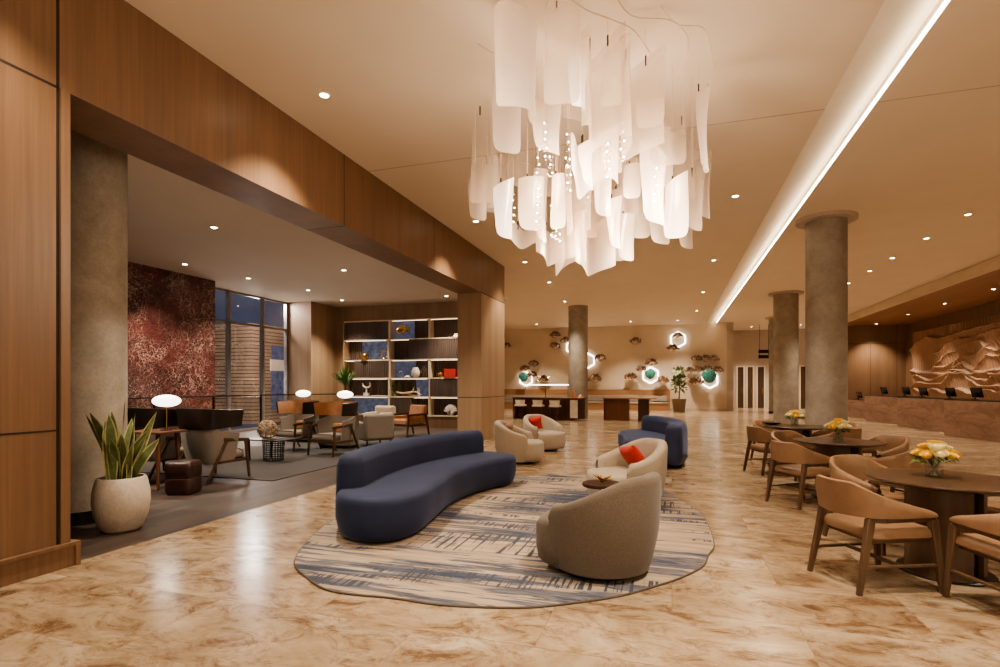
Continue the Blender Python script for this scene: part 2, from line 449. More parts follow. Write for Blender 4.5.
def capsule(center, w, sub=6):
    c = smooth_open(center, sub); L = []; R = []
    n = len(c)
    for i, p in enumerate(c):
        a, b = c[max(i-1,0)], c[min(i+1,n-1)]; tx, ty = b[0]-a[0], b[1]-a[1]; l = sqrt(tx*tx+ty*ty)
        nx, ny = -ty/l, tx/l
        L.append((p[0]+nx*w, p[1]+ny*w)); R.append((p[0]-nx*w, p[1]-ny*w))
    def endcap(p, q, fr):   # half circle round point q from angle of fr
        a0 = atan2(fr[1]-q[1], fr[0]-q[0]); return [(q[0]+w*cos(a0-pi*k/6), q[1]+w*sin(a0-pi*k/6)) for k in range(1,6)]
    return L + endcap(None, c[-1], L[-1]) + list(reversed(R)) + endcap(None, c[0], R[0])

# ------------------------------------------------------------------ room
XW, XI = -4.75, -5.42            # wood portal wall front and lounge faces
ZC, ZL, ZB = 5.0, 4.4, 3.91
F = MB(); F.b2(-4.8, 12.2, -3.5, 42, -.1, 0); F.b2(-12.4, -4.8, 17.9, 42, -.1, 0)
struct('floor', F, M['floor'], 'polished beige travertine floor of large veined tiles')
struct('floor', MB().b2(-13.1, -4.8, -3.5, 17.9, -.1, 0), M['planks'], 'grey brown wood plank floor of the lounge')
C = MB(); C.b2(-12.4, 1.85, -3.5, 42, ZC, ZC+.1); C.b2(2.42, 12.2, -3.5, 42, ZC, ZC+.1)
struct('ceiling', C, M['ceil'], 'smooth warm white main ceiling')
struct('ceiling', MB().b2(-13.1, XI, -3.5, 17.9, ZL, ZL+.08), M['ceil2'], 'lower plaster ceiling over the lounge')
struct('trim_1', MB().b2(-4.75, 1.85, 7.785, 7.8, ZC-.004, ZC+.01).b2(2.42, 12, 7.785, 7.8, ZC-.004, ZC+.01), simple('ceiling_joint', (.5,.40,.31), .8), 'thin joint line across the ceiling')
# light cove: curved slot running the length of the hall
cv = MB(); prof = []
for k in range(13):
    t = k/12; prof.append((1.85+.53*t, ZC+.15*t**1.4))
prof += [(2.42, ZC+.15)]
for i in range(len(prof)-1):
    (x0,z0),(x1,z1) = prof[i], prof[i+1]
    cv.add([(x0,-3.5,z0),(x1,-3.5,z1),(x1,33,z1),(x0,33,z0)], [(0,1,2,3)])
cv.add([(2.42,-3.5,ZC+.15),(2.42,-3.5,ZC+.1),(2.42,33,ZC+.1),(2.42,33,ZC+.15)], [(0,1,2,3)])
cv.add([(1.85,33,ZC),(2.42,33,ZC),(2.42,33,ZC+.15),(1.85,33,ZC+.15)], [(0,1,2,3)])
struct('ceiling', cv, M['cove'], 'curved recessed light cove running along the ceiling')
ls = MB().b2(2.395, 2.418, -3.5, 32.9, ZC+.012, ZC+.04).build('linear_light', M['covelight'])
tag(ls, 'long glowing light strip in the ceiling cove', 'light')

# portal of walnut veneer between hall and lounge
pw = MB(); pw.b2(XI, XW, -3.5, 3.09, 0, ZC)
struct('wall_left', pw, M['veneer'], 'walnut veneer wall pier at the left edge')
g = MB(); g.b2(XW-.01, XW+.002, 3.075, 3.095, 0, ZC); g.b2(XW-.01, XW+.002, -3.5, 3.09, 3.90, 3.92); g.b2(XW-.01, XW+.002, -3.5, 3.09, 1.12, 1.135)
g.b2(XW-.01, XW+.002, 7.1, 7.11, ZB, ZC); g.b2(XW-.01, XW+.002, 10.35, 10.36, ZB, ZC); g.b2(XI, XW, 7.1, 7.11, ZB-.002, ZB+.01)
g.b2(XW-.01, XW+.003, 13.3, 15.35, ZB-.01, ZB+.01); g.b2(XI, XW+.003, 13.297, 15.35, 1.15, 1.165)
struct('trim_2', g, M['groove'], 'dark shadow joints between the veneer panels')
struct('trim_3', MB().b2(XI, XW+.02, 3.1, 3.17, 0, ZB), M['veneer'], 'lighter wood jamb on the opening edge')
struct('baseboard_left', MB().b2(XW, XW+.03, -3.5, 3.2, 0, .17).b2(XW, XW+.045, -3.5, 3.2, .17, .2).b2(XI, XW+.045, 3.2, 3.235, 0, .2), M['veneer'], 'walnut baseboard along the pier')
struct('wall_left', MB().b2(XI, XW, 3.1, 15.35, ZB, ZC), M['veneer'], 'walnut veneer lintel spanning the lounge opening')
struct('wall_left', MB().b2(XI, XW, 13.3, 15.35, 0, ZB), M['veneer_lt'], 'square wood clad pillar at the end of the opening')

# lounge walls
struct('wall_lounge', MB().b2(-13.1, -5.6, 17.5, 17.9, 0, ZL), M['veneer_lt'], 'oak veneer wall behind the bookcase')
struct('wall_lounge', MB().b2(-13.1, -12.0, 15.95, 17.5, 0, ZL), M['veneer_lt'], 'oak veneer corner block beside the windows')
struct('wall_lounge', MB().b2(-12.6, -12.2, 5.0, 12.0, 0, ZL), M['redmarble'], 'tall feature wall of red marble with white veins')
struct('wall_lounge', MB().b2(-13.1, -5.42, -3.5, -3.3, 0, ZL).b2(-13.1,-12.9,-3.5,5.0,0,ZL), M['veneer'], 'wood wall at the near end of the lounge')
wf = MB()
for y in (12.05, 13.28, 14.72, 15.9): wf.b2(-13.06, -12.94, y-.05, y+.05, 0, ZL)
for z in (.05, 3.42, ZL-.03): wf.b2(-13.04, -12.96, 12.0, 15.9, z-.04, z+.04)
w = struct('window_1', wf, simple('grey_mullion', (.30,.27,.25), .4, .5), 'tall dark window with grey mullions beside the red marble')
tag(MB().b2(-13.01, -12.99, 12.0, 15.9, .02, ZL-.02).build('pane', M['nightglass'], w))
# outside the window: timber clad volume and an added dark backdrop
t = empty('timber_kiosk', (-16.2, 17.9, 0), 0, 'slatted timber clad volume seen through the lounge window', 'building')
tb = MB()
for k in range(28): tb.b2(-1.0, 1.0, -1.23, 1.6, .138*k, .138*k+.108)
tb.b2(-.985, .985, -1.215, 1.585, 0, 3.84, 1)
tb.build('cladding', [M['timber'], M['groove']], t)
MB().b2(1.0, 1.03, -.2, .5, .5, 2.05).build('window_opening', M['nightblue'], t)
MB().b2(1.0, 1.03, -.2, .5, 2.5, 3.05).build('window_opening', M['nightblue'], t)
MB().b2(1.0, 1.05, -.25, .55, 2.05, 2.5).build('sill_band', M['wall'], t)
fc = empty('blue_backdrop', (-19, 14, -2), 0, 'dark blue glowing backdrop wall added outside the lounge window', 'building')  # added backdrop, hides the warm world colour behind the windows
MB().b2(-.2, 0, -14, 18, 0, 12).build('wall', M['nightwall'], fc)
for k in range(9):
    MB().b2(.0, .05, -12+k*3, -10.2+k*3, 5.1, 6.2).build('backdrop_light', M['nightblue'], fc)

l = bpy.data.lights.new('kiosk_fill', 'POINT'); l.energy = 500; l.color = (1,.8,.6); l.shadow_soft_size = .3  # added fill lamp without a fixture, brightens the timber cladding
o = bpy.data.objects.new('kiosk_fill', l); COL.objects.link(o); o.location = (-13.7, 15.2, 4.4)
l2 = bpy.data.lights.new('kiosk_fill', 'POINT'); l2.energy = 160; l2.color = (1,.8,.6); l2.shadow_soft_size = .3  # second added fill, lower down, for the same cladding
o = bpy.data.objects.new('kiosk_fill', l2); COL.objects.link(o); o.location = (-14.0, 15.6, 1.6)
# hall back wall and sides
struct('wall_back', MB().b2(-12.4, 2.95, 33, 33.3, 0, ZC), M['wall'], 'beige plaster back wall of the hall')
struct('wall_back', MB().b2(2.75, 2.95, 33.3, 38, 0, ZC).b2(2.95, 8.6, 38, 38.3, 0, ZC).b2(2.95, 3.3, 33.0, 33.9, 0, ZC), M['wallgrey'], 'recessed corridor wall beyond the columns')
struct('baseboard_back', MB().b2(-12.4, 2.95, 32.97, 33, 0, .12), M['wallgrey'], 'beige baseboard under the back wall')
struct('wall_left', MB().b2(-12.4, -12.2, 17.9, 33, 0, ZC), M['wall'], 'plaster side wall of the bar area')
struct('wall_reception', MB().b2(8.6, 12.2, 33.5, 33.9, 0, ZC), M['veneer'], 'wood panelled end wall of the reception')
g = MB(); g.b2(8.6, 11.7, 33.49, 33.505, 3.68, 3.70); g.b2(10.1, 10.115, 33.49, 33.505, 0, 3.7); g.b2(11.3,11.31,33.49,33.505,0,4.65)
struct('trim_4', g, M['groove'], 'panel joints of the reception end wall')
struct('wall_right', MB().b2(11.7, 12.2, -3.5, 33.5, 0, ZC), M['veneer'], 'wood panelled wall behind the reception desks')
struct('ceiling', MB().b2(8.5, 11.7, -3.5, 33.5, 4.65, 4.99), m_wood('soffit_wood', (.26,.13,.07), (.34,.175,.095), .5, 'y', 1, 6), 'dropped wood soffit over the reception')
struct('trim_5', MB().b2(8.42, 8.5, -3.5, 33.5, 4.65, 4.99), M['wall'], 'plaster fascia of the reception soffit')
for i, (x, wd) in enumerate(((4.22,.34), (4.79,.30), (5.41,.36), (7.9,.45))):
    d = struct('door_%d' % (i+1), MB().b2(x-wd/2, x+wd/2, 37.93, 38, 0, 2.62), M['darkwood'], 'dark tall door in the far corridor wall')
    MB().b2(x+wd/2-.1, x+wd/2-.07, 37.88, 37.93, .9, 1.3).build('door_handle', M['brass'], d)
    MB().b2(x-wd/2-.08, x-wd/2, 37.9, 38, 0, 2.70).b2(x+wd/2, x+wd/2+.08, 37.9, 38, 0, 2.70).b2(x-wd/2, x+wd/2, 37.9, 38, 2.62, 2.70).build('door_frame', M['wall'], d)

# hanging direction sign far down the hall (two plain dark boards)
sx, sy = 5.1, 34.6
sg = empty('hanging_sign', (sx, sy, 0), radians(6), 'two stacked dark hanging signboards near the far column', 'sign')
MB().b2(-.3, .3, -.03, .03, 3.32, 3.52).build('signboard', M['black'], sg)
MB().b2(-.3, .3, -.03, .03, 3.02, 3.22).build('signboard', M['black'], sg)
MB().b2(-.25, -.23, -.01, .01, 3.0, ZC).b2(.23, .25, -.01, .01, 3.0, ZC).build('hanging_rod', M['bronze'], sg)

# ------------------------------------------------------------------ columns
def column(x, y, r, h, label, cap=None, base=.0, mat='concrete'):
    t = empty('concrete_column', (x, y, 0), 0, label, 'column')
    MB().lathe([(r, 0), (r, h)], seg=48).build('shaft', M[mat], t)
    if cap: MB().lathe([(r+.001, 0), (cap, 0), (cap, .07), (r+.001, .07)], (0,0,h-.07), 48).build('cap_plate', M['wallgrey'], t)
    if base: MB().lathe([(r+.012, 0), (r+.012, base)], seg=48).build('base_ring', M['black'], t)
    return t
column(3.10, 12.95, .385, ZC, 'wide round concrete column right of the dining tables', .57)
column(4.15, 23.0, .43, ZC, 'round concrete column behind the widest column', .60)
column(5.25, 31.2, .42, ZC, 'farthest round concrete column near the corridor', .62, .1)
column(-4.01, 24.12, .43, ZC, 'slim round concrete column in front of the back wall')
lc = column(-6.38, 4.37, .45, ZL, 'large raw concrete column behind the potted snake plant', None, .14, 'concrete2')
MB().tube([(.28,-.36,.14),(.28,-.36,ZL)], .035, 10).build('seam_ridge', M['concrete2'], lc)

# ------------------------------------------------------------------ downlights
dl_proto = []
def downlight(x, y, z, label, group, power=60, spot=True, r=.055, size=100):
    if not dl_proto:
        t = empty('downlight', (x, y, z), 0, label, 'ceiling light', group)
        MB().lathe([(r+.028, -.001), (r+.028, -.008), (r, -.012), (r, -.002)], seg=20).build('trim_ring', M['white'], t)
        MB().lathe([(r, -.006), (0.001, -.006)], seg=20).build('diffuser', M['down'], t)
        dl_proto.append(t)
    else: t = dup(dl_proto[0], (x, y, z), 0, label, group)
    if spot:
        l = bpy.data.lights.new('downlight_beam', 'SPOT'); l.energy = power*1.35; l.spot_size = radians(size); l.spot_blend = .7
        l.color = (1,.865,.68); l.shadow_soft_size = .07
        o = bpy.data.objects.new('downlight_beam', l); COL.objects.link(o); o.location = (x, y, z-.03)
    return t
gl = 'downlights in the main ceiling'
for i, (y, p) in enumerate(((-.8,150),(2.4,250),(5.57,520),(8.2,0),(10.86,480),(14.9,250),(18.1,450),(22.5,400),(27,500))):
    if p: downlight(-4.0 if i < 7 else -4.3, y, ZC, 'recessed downlight in the main ceiling, row nearest the wood portal', gl, p)
for i, (y, p) in enumerate(((1.0,500),(3.6,500),(10.87,450),(16.3,500),(21.8,550),(27.2,650))):
    downlight(1.12, y, ZC, 'recessed downlight in the main ceiling, row beside the light cove', gl, p)
for i, (y, p) in enumerate(((2.5,420),(5.5,420),(8.4,300),(11.5,0),(13.5,350),(15.4,0),(17.5,350),(19.3,0),(21.4,450),(26,550),(30.5,450))):
    downlight(5.8, y, ZC, 'recessed downlight in the row over the reception side', gl, p, p > 0)
for x, y in ((-8.5,20.5),(-7.5,30.5),(-2.2,30.8),(.3,31),(-9.5,26),(4.6,35.8),(7.2,35.5)):  # last pair are added lamps that brighten the corridor walls
    downlight(x, y, ZC, 'recessed downlight near the far back wall', gl, 620)
for y in (32.6, 28.65, 25.25, 21.9, 18.4, 14, 10):
    downlight(10.1, y, 4.65, 'recessed downlight in the wood soffit over the reception', 'downlights in the reception soffit', 480)
for x, y in ((-8.04,7.88),(-7.92,11.83),(-7.03,16.3),(-11.17,10.08),(-11.0,11.93),(-10.64,14.0),(-10.79,16.0),(-8.0,4.5)):
    downlight(x, y, ZL, 'recessed downlight in the lower lounge ceiling', 'downlights in the lounge ceiling', 430)

# ------------------------------------------------------------------ rug + sofas
rugpts = [(-2.99,3.76),(-2.68,3.52),(-2.42,3.37),(-2.19,3.34),(-1.84,3.37),(-1.56,3.36),(-1.27,3.40),(-.92,3.50),(-.64,3.67),(-.35,3.89),(-.14,4.13),(.06,4.39),(.24,4.73),(.30,5.05),(.37,5.36),(.37,5.94),(.32,6.64),(.10,7.35),(-.24,8.22),(-.79,8.84),(-1.41,8.95),(-1.95,8.72),(-2.42,8.32),(-3.0,7.9),(-3.45,7.0),(-3.6,6.0),(-3.54,5.1),(-3.43,4.67),(-3.23,4.17)]
r = outline_solid(MB(), smooth_closed(rugpts, 4), [(.001, .0), (.014, .0), (.017, .01)]).build('area_rug', M['rug'])
tag(r, 'large organic shaped beige rug with navy streaks under the sofas', 'rug')
MB().tube([(x, y, .008) for x, y in smooth_closed(rugpts, 4)+[rugpts[0]]], .008, 6).build('bound_edge', M['rugedge'], r)

def sofa(name_label, seat, back, w, mat, pillow=None):
    cx = sum(p[0] for p in seat)/len(seat); cy = sum(p[1] for p in seat)/len(seat)
    t = empty('curved_sofa', (cx, cy, 0.017), 0, name_label, 'sofa')
    S = [(x-cx, y-cy) for x, y in seat]; B = [(x-cx, y-cy) for x, y in back]
    outline_solid(MB(), smooth_closed(S, 7), [(.03,.06),(.08,.025),(.2,.0),(.36,.0),(.40,.012),(.425,.035),(.437,.07),(.44,.12)]).build('seat', mat, t, ang=60)
    outline_solid(MB(), capsule(B, w), [(.05,.05),(.12,.01),(.3,.0),(.66,.012),(.72,.03),(.755,.06),(.772,.09),(.775,w*.8)]).build('backrest', mat, t, ang=60)
    outline_solid(MB(), smooth_closed(S, 7), [(0.0,.12),(.035,.12)]).build('plinth', M['black'], t)
    return t
sofa('long curved dark blue velvet sofa on the streaked rug',
     [(-3.28,4.82),(-3.06,4.45),(-2.72,4.32),(-2.44,4.44),(-2.33,4.80),(-2.40,5.35),(-2.50,6.0),(-2.48,6.65),(-2.36,7.15),(-2.22,7.5),(-2.26,7.85),(-2.6,8.05),(-3.0,8.05),(-3.25,7.7),(-3.40,7.0),(-3.49,6.2),(-3.46,5.5),(-3.38,5.15)],
     [(-3.16,4.84),(-3.28,5.4),(-3.33,6.1),(-3.27,6.8),(-3.15,7.35),(-2.93,7.9)], .15, M['blue'])
sofa('smaller slate blue curved sofa seen end on beyond the red pillow chair',
     [(-.22,10.1),(-.55,10.15),(-.82,10.5),(-.92,11.1),(-1.0,11.7),(-1.15,12.3),(-1.1,12.8),(-.8,13.1),(-.45,12.9),(-.1,12.3),(.10,11.5),(.08,10.6)],
     [(.03,10.12),(.13,10.8),(.07,11.6),(-.16,12.3),(-.52,12.85)], .16, M['blue2'])

# ------------------------------------------------------------------ swivel tub chairs
def tub_chair(loc, rz, label, mat, pillow=None, group=None):
    t = empty('tub_chair', loc, rz, label, 'armchair', group)
    sh = MB(); rings = []
    A0 = 122; n = 46
    def hh(a):
        t_ = max(0, min(1, (abs(a)-18)/(A0-18))); t_ = t_*t_*(3-2*t_)
        return .80 - .24*t_
    for i in range(n+1):
        a = -A0 + 2*A0*i/n; ar = radians(a); h = hh(a)
        end = min(1, (A0-abs(a))/7.0); e = sqrt(max(0, 1-(1-end)**2)) if end < 1 else 1
        h2 = h - .06*(1-e); th = .13*(.35+.65*e)
        def ro(z): return .37 + .10*sin(min(1, z/.55)*pi/2) + .005*max(0, (z-.45)/.35)
        mid = [ro(z) for z in (.04,.15,.3,.45)]
        rt = ro(h)
        ra = [(mid[0],.05),(mid[1],.15),(mid[2],.3),(mid[3],.45),(ro(h2-.06),h2-.06),(rt-.012,h2-.022),(rt-.04,h2-.003),(rt-th*.5,h2),(rt-th+.03,h2-.008),(rt-th+.008,h2-.03),(rt-th,h2-.08),(rt-th-.01,.42),(rt-th-.02,.25),(rt-th-.02,.05)]
        sc = 1.0
        rings.append([(r_*sin(ar)*.98*sc, -r_*cos(ar)*sc, z) for r_, z in ra])
    sh.loft(rings, True, True).build('shell_back', mat, t, ang=70)
    fr = []
    for k in range(40):
        a = 2*pi*k/40; x, y = .40*cos(a), .40*sin(a)
        if y > 0: # squarer front
            m_ = max(abs(cos(a)), abs(sin(a))); x = .385*cos(a)/m_**.55; y = .50*sin(a)/m_**.35
        fr.append((x, y))
    outline_solid(MB(), fr, [(.05,.06),(.10,.02),(.2,.0),(.36,.0),(.395,.014),(.415,.04),(.425,.09)]).build('seat', mat, t, ang=60)
    MB().lathe([(.30,0),(.30,.055)], (0,.02,0), 32).build('swivel_base', M['black'], t)
    if pillow:
        pm, (px, py, pz), prz, tilt = pillow
        T = t.matrix_basis
        ce = bpy.data.objects.new('tmp', None)
        pw = MB(); s_ = .33; vs = []; n_ = 10; grid = {}
        for sgn in (1, -1):
            for i in range(n_+1):
                for j in range(n_+1):
                    u = -1+2*i/n_; v = -1+2*j/n_
                    pinch = 1 - .10*(1-abs(u)**2)*(abs(v)**3) ; pinch2 = 1 - .10*(1-abs(v)**2)*(abs(u)**3)
                    d = .075*(max(0,(1-u**4)*(1-v**4)))**.5
                    grid[(sgn,i,j)] = len(vs); vs.append((u*s_/2*pinch2, sgn*d, v*s_/2*pinch))
        fs = []
        for sgn in (1,-1):
            for i in range(n_):
                for j in range(n_):
                    fs.append((grid[(sgn,i,j)],grid[(sgn,i+1,j)],grid[(sgn,i+1,j+1)],grid[(sgn,i,j+1)]))
        Rm = Matrix.Rotation(tilt, 4, 'X') @ Matrix.Rotation(radians(12), 4, 'Y')
        pw.add(vs, fs, 0, Rm)
        lw = Matrix.Translation(Vector(loc)) @ Matrix.Rotation(rz, 4, 'Z') @ Vector((px, py, pz))
        bpy.data.objects.remove(ce)
        return t, pw, lw, rz+prz, pm
    return t
def with_pillow(res, label):
    t, pw, lw, rz, pm = res
    o = pw.build('throw_pillow', pm, None, tuple(lw), rz, ang=80); tag(o, label, 'pillow'); return t
tub_chair((-.55, 4.39, .017), face(-1, .38), 'taupe tweed tub chair seen from behind, nearest on the rug', M['boucle_dk'])
with_pillow(tub_chair((-.52, 6.85, .017), face(-1, -.72), 'oatmeal tub chair holding a bright red pillow on the rug edge', M['boucle_lt'],
     (M['red'], (.09, -.13, .575), radians(8), radians(-34))), 'bright red pillow on the tub chair behind the taupe chair')
with_pillow(tub_chair((-2.83, 10.05, 0), face(1, .10), 'pale tub chair with its back to the wood pillar', M['boucle_lt'],
     (M['brownpil'], (.0, -.20, .60), 0, radians(-18))), 'brown pillow inside the pale tub chair near the pillar')
with_pillow(tub_chair((-2.82, 12.15, 0), face(.8, -.6), 'grey beige tub chair with red pillow facing the far hall', M['boucle_lt'],
     (M['red'], (.10, -.17, .60), radians(-20), radians(-18))), 'small red pillow on the farther grey beige tub chair')

# side table and brass star
t = empty('side_table', (-.72, 5.90, .017), 0, 'low round brown side table between the two tub chairs', 'side table')
MB().lathe([(.001,0),(.21,0),(.215,.01),(.215,.025),(.21,.035),(.001,.035)], (0,0,.385), 32).build('tabletop', M['brownleather'], t)
MB().lathe([(.03,0),(.025,.38)], seg=14).build('stem', M['bronze'], t)
MB().lathe([(.16,0),(.16,.012),(.03,.02)], seg=28).build('base', M['bronze'], t)
st = MB()
for k in range(9):
    a = k*2.4; e = .15+.5*((k*37) % 10)/10
    d = Vector((cos(a)*cos(e), sin(a)*cos(e), sin(e)))
    st.tube([(0,0,.03), tuple(Vector((0,0,.03))+d*.05), tuple(Vector((0,0,.03))+d*.12)], [.014,.010,.003], 7)
st.ball((0,0,.03), .028)
tag(st.build('brass_star', M['brass'], None, (-.72, 5.90, .437)), 'small spiky brass star ornament on the low side table', 'ornament')

# ------------------------------------------------------------------ dining chairs, tables, flowers
def make_dchair(loc, rz, label):
    t = empty('dining_chair', loc, rz, label, 'chair', 'tan armchairs around the dining tables')
    wood = M['chairwood']
    # seat (front is +y)
    outline_solid(MB(), smooth_closed([(-.25,-.23),(0,-.25),(.25,-.23),(.27,0),(.27,.22),(.24,.27),(0,.28),(-.24,.27),(-.27,.22),(-.27,0)], 4),
        [(.385,.02),(.40,.0),(.435,.0),(.455,.012),(.465,.04)]).build('seat', M['tan'], t, ang=50)
    MB().b2(-.23,.23,-.21,.25,.355,.388).build('seat_frame', wood, t, bevel=.006)
    for sx in (-1, 1):
        MB().bar((sx*.285,.29,0),(sx*.262,.235,.525),.030,.034,.044,.058).build('leg', wood, t, bevel=.005)
        MB().bar((sx*.255,-.34,0),(sx*.235,-.235,.535),.030,.034,.044,.058).build('leg', wood, t, bevel=.005)
        MB().bar((sx*.274,.265,.20),(sx*.25,-.295,.20),.018,.028).build('stretcher', wood, t, bevel=.003)
        MB().bar((sx*.262,.25,.54),(sx*.262,-.14,.53),.045,.03,.042,.03).bar((sx*.262,-.14,.53),(sx*.228,-.25,.53),.042,.03).build('arm_rail', wood, t, bevel=.006)
    MB().bar((-.262,-.02,.20),(.262,-.02,.20),.028,.018).build('stretcher', wood, t, bevel=.003)
    # wrap-around leather back
    path = smooth_open([(-.275,.24,0),(-.285,.05,0),(-.28,-.14,0),(-.235,-.255,0),(-.12,-.31,0),(0,-.325,0),(.12,-.31,0),(.235,-.255,0),(.28,-.14,0),(.285,.05,0),(.275,.24,0)], 4)
    rings = []; n = len(path)
    for i, p in enumerate(path):
        s_ = abs(2*i/(n-1)-1)        # 1 at the arm ends, 0 at the back centre
        top = .795 - max(0, (s_-.28)/.72)*.215
        bot = .548 - (1-min(1, s_/.4))*.01
        a, b = path[max(i-1,0)], path[min(i+1,n-1)]; tx, ty = b[0]-a[0], b[1]-a[1]; l = sqrt(tx*tx+ty*ty); nx, ny = ty/l, -tx/l
        if True:
            w = .020; lean = .035*(1-s_)
            ring = [(p[0]+nx*w, p[1]+ny*w, bot),(p[0]+nx*(w+.006), p[1]+ny*(w+.006)-lean*.5, (bot+top)/2),(p[0]+nx*w, p[1]+ny*w-lean, top-.01),
                    (p[0], p[1]-lean, top),(p[0]-nx*w, p[1]-ny*w-lean, top-.01),(p[0]-nx*w, p[1]-ny*w-lean*.5, (bot+top)/2),(p[0]-nx*w, p[1]-ny*w, bot)]
        rings.append(ring)
    MB().loft(rings, True, True).build('backrest', M['tan'], t, ang=60)
    return t
dch = []
def dchair(x, y, dx, dy, label):
    if not dch: dch.append(make_dchair((x,y,0), face(dx,dy), label)); return
    dup(dch[0], (x,y,0), face(dx,dy), label)
dchair(1.47, 4.80, .53, .24, 'tan leather armchair at the near left of the front round table')
dchair(2.20, 4.40, -.30, .95, 'tan leather armchair cut off at the lower right edge of the photo')
dchair(1.84, 5.93, .5, -.75, 'tan leather armchair tucked in behind the front round table on its left')
dchair(2.80, 5.62, -.8, -.4, 'tan leather armchair behind the front round table at the right edge')
dchair(1.58, 7.63, .82, .57, 'tan leather armchair at the near left of the middle round table')
dchair(2.55, 7.50, -.55, .75, 'tan leather armchair on the near right of the middle round table')
dchair(1.80, 8.95, .5, -.75, 'tan leather armchair behind the middle round table on its left')
dchair(2.70, 8.75, -.75, -.45, 'tan leather armchair on the far right of the middle round table')
dchair(1.61, 10.16, .9, .44, 'tan leather armchair at the near left of the farthest round table')
dchair(2.60, 10.35, -.55, .75, 'tan leather armchair at the near right of the farthest round table')
dchair(1.90, 11.62, .5, -.75, 'tan leather armchair behind the farthest round table on its left')
dchair(2.85, 11.4, -.75, -.45, 'tan leather armchair behind the farthest round table by the wide column')

def make_table(loc, rz, label):
    t = empty('round_table', loc, rz, label, 'table', 'round dining tables')
    MB().lathe([(.001,0),(.46,0),(.515,.018),(.53,.028),(.53,.036),(.525,.04),(.001,.04)], (0,0,.71), 64).build('tabletop', M['tabletop'], t, ang=30)
    for s_ in (-1, 1):
        o_ = []
        for k in range(15):
            a = radians(-80+160*k/14); o_.append((s_*(.06+.24*cos(a)), s_*.04+.26*sin(a)))
        for k in range(15):
            a = radians(80-160*k/14); o_.append((s_*(.06+.205*cos(a)), s_*.04+.225*sin(a)))
        if area2(o_) < 0: o_.reverse()
        MB().loft([[(x,y,z) for x, y in o_] for z in (.02,.71)], True, True).build('pedestal_panel', M['chairwood'], t)
    MB().lathe([(.001,0),(.32,0),(.32,.012),(.31,.02),(.001,.02)], seg=48).build('base_plate', M['tableedge'], t)
    return t
T1 = make_table((2.08,5.20,0), radians(30), 'dark round pedestal table in front, nearest the camera')
dup(T1, (2.11,8.22,0), radians(30), 'dark round pedestal table in the middle of the row')
dup(T1, (2.12,10.93,0), radians(30), 'dark round pedestal table at the far end of the row')

def rose(mb, c, r, mi, tilt):
    T = Matrix.Translation(Vector(c)) @ Matrix.Rotation(tilt[0], 4, 'X') @ Matrix.Rotation(tilt[1], 4, 'Y')
    mb.ball((0,0,0), r*.42, 8, 6, mi, T, (1,1,1.15))
    for ring, (n, rr, open_) in enumerate(((3,.5,.05),(5,.75,.2),(6,.95,.4))):
        for k in range(n):
            a = 2*pi*k/n + ring*.5; P = []
            for i in range(4):
                u = i/3; row = []
                for j in range(5):
                    b = a + (j/4-.5)*2*pi/n*1.25*(1 - .25*u*u)
                    q = r*rr*(.45+.55*sin(u*pi/2)) + r*open_*.22*u*u
                    row.append((q*cos(b), q*sin(b), r*(-.5+1.0*u) - r*.22*open_*u*u))
                P.append(row)
            mb.loft(P, False, False, False, mi, T)
def bouquet(x, y, z, label, seed, yel):
    rnd = random.Random(seed)
    t = empty('flower_vase', (x, y, z), 0, label, 'flowers', 'flower vases on the dining tables')
    MB().lathe([(.001,.0),(.058,.0),(.062,.006),(.062,.125),(.058,.125),(.057,.012),(.001,.012)], seg=28).build('glass_vase', M['glass'], t)
    MB().lathe([(.001,.013),(.056,.013),(.056,.085),(.001,.085)], seg=24).build('water', M['glass'], t)
    sm = MB()
    for k in range(14):
        a = rnd.uniform(0,2*pi); sm.tube([(.04*cos(a),.04*sin(a),.014),(-.02*cos(a),-.02*sin(a),.09),(-.06*cos(a+.3),-.06*sin(a+.3),.17)], .0035, 5)
    sm.build('stems', M['leaf'], t)
    k = 0
    for (rr, n, zz) in ((.0,1,.265),(.068,5,.245),(.115,9,.195)):
        for j in range(n):
            a = 2*pi*j/n + rr*10; b = MB(); rose(b, (0,0,0), .05+rnd.uniform(-.006,.006), 0, (-rr*5*sin(a)*1.0, rr*5*cos(a)*1.0))
            b.build('rose', M['rose_y'] if (k*7+seed) % 10 < yel else M['rose_w'], t, (rr*cos(a), rr*sin(a), zz+rnd.uniform(-.012,.012)), ang=80); k += 1
    lf = MB()
    for j in range(26):
        a = rnd.uniform(0,2*pi); L = rnd.uniform(.13,.21); z0 = rnd.uniform(.11,.16); w = .018
        p = [(.05*cos(a),.05*sin(a),z0),(L*.75*cos(a),L*.75*sin(a),z0+.02),(L*cos(a),L*sin(a),z0-.005)]
        nx, ny = -sin(a), cos(a)
        lf.add([p[0],(p[1][0]+nx*w,p[1][1]+ny*w,p[1][2]),p[2],(p[1][0]-nx*w,p[1][1]-ny*w,p[1][2]+.01)], [(0,1,2,3)])
    lf.build('foliage', M['leaf'], t)
bouquet(2.03, 5.25, .7505, 'glass vase of yellow and cream roses on the front table', 1, 6)
bouquet(2.10, 8.18, .7505, 'glass vase of pale roses on the middle table', 2, 3)
bouquet(2.12, 10.95, .7505, 'glass vase of cream roses on the farthest table', 3, 3)
mn = MB().lathe([(.001,.0),(.06,.0),(.15,.02),(.17,.04),(.16,.038),(.05,.012),(.001,.012)], seg=32).build('shallow_bowl', M['black'], None, (1.78,11.18,.7505))
tag(mn, 'shallow black bowl on the farthest round table', 'bowl')

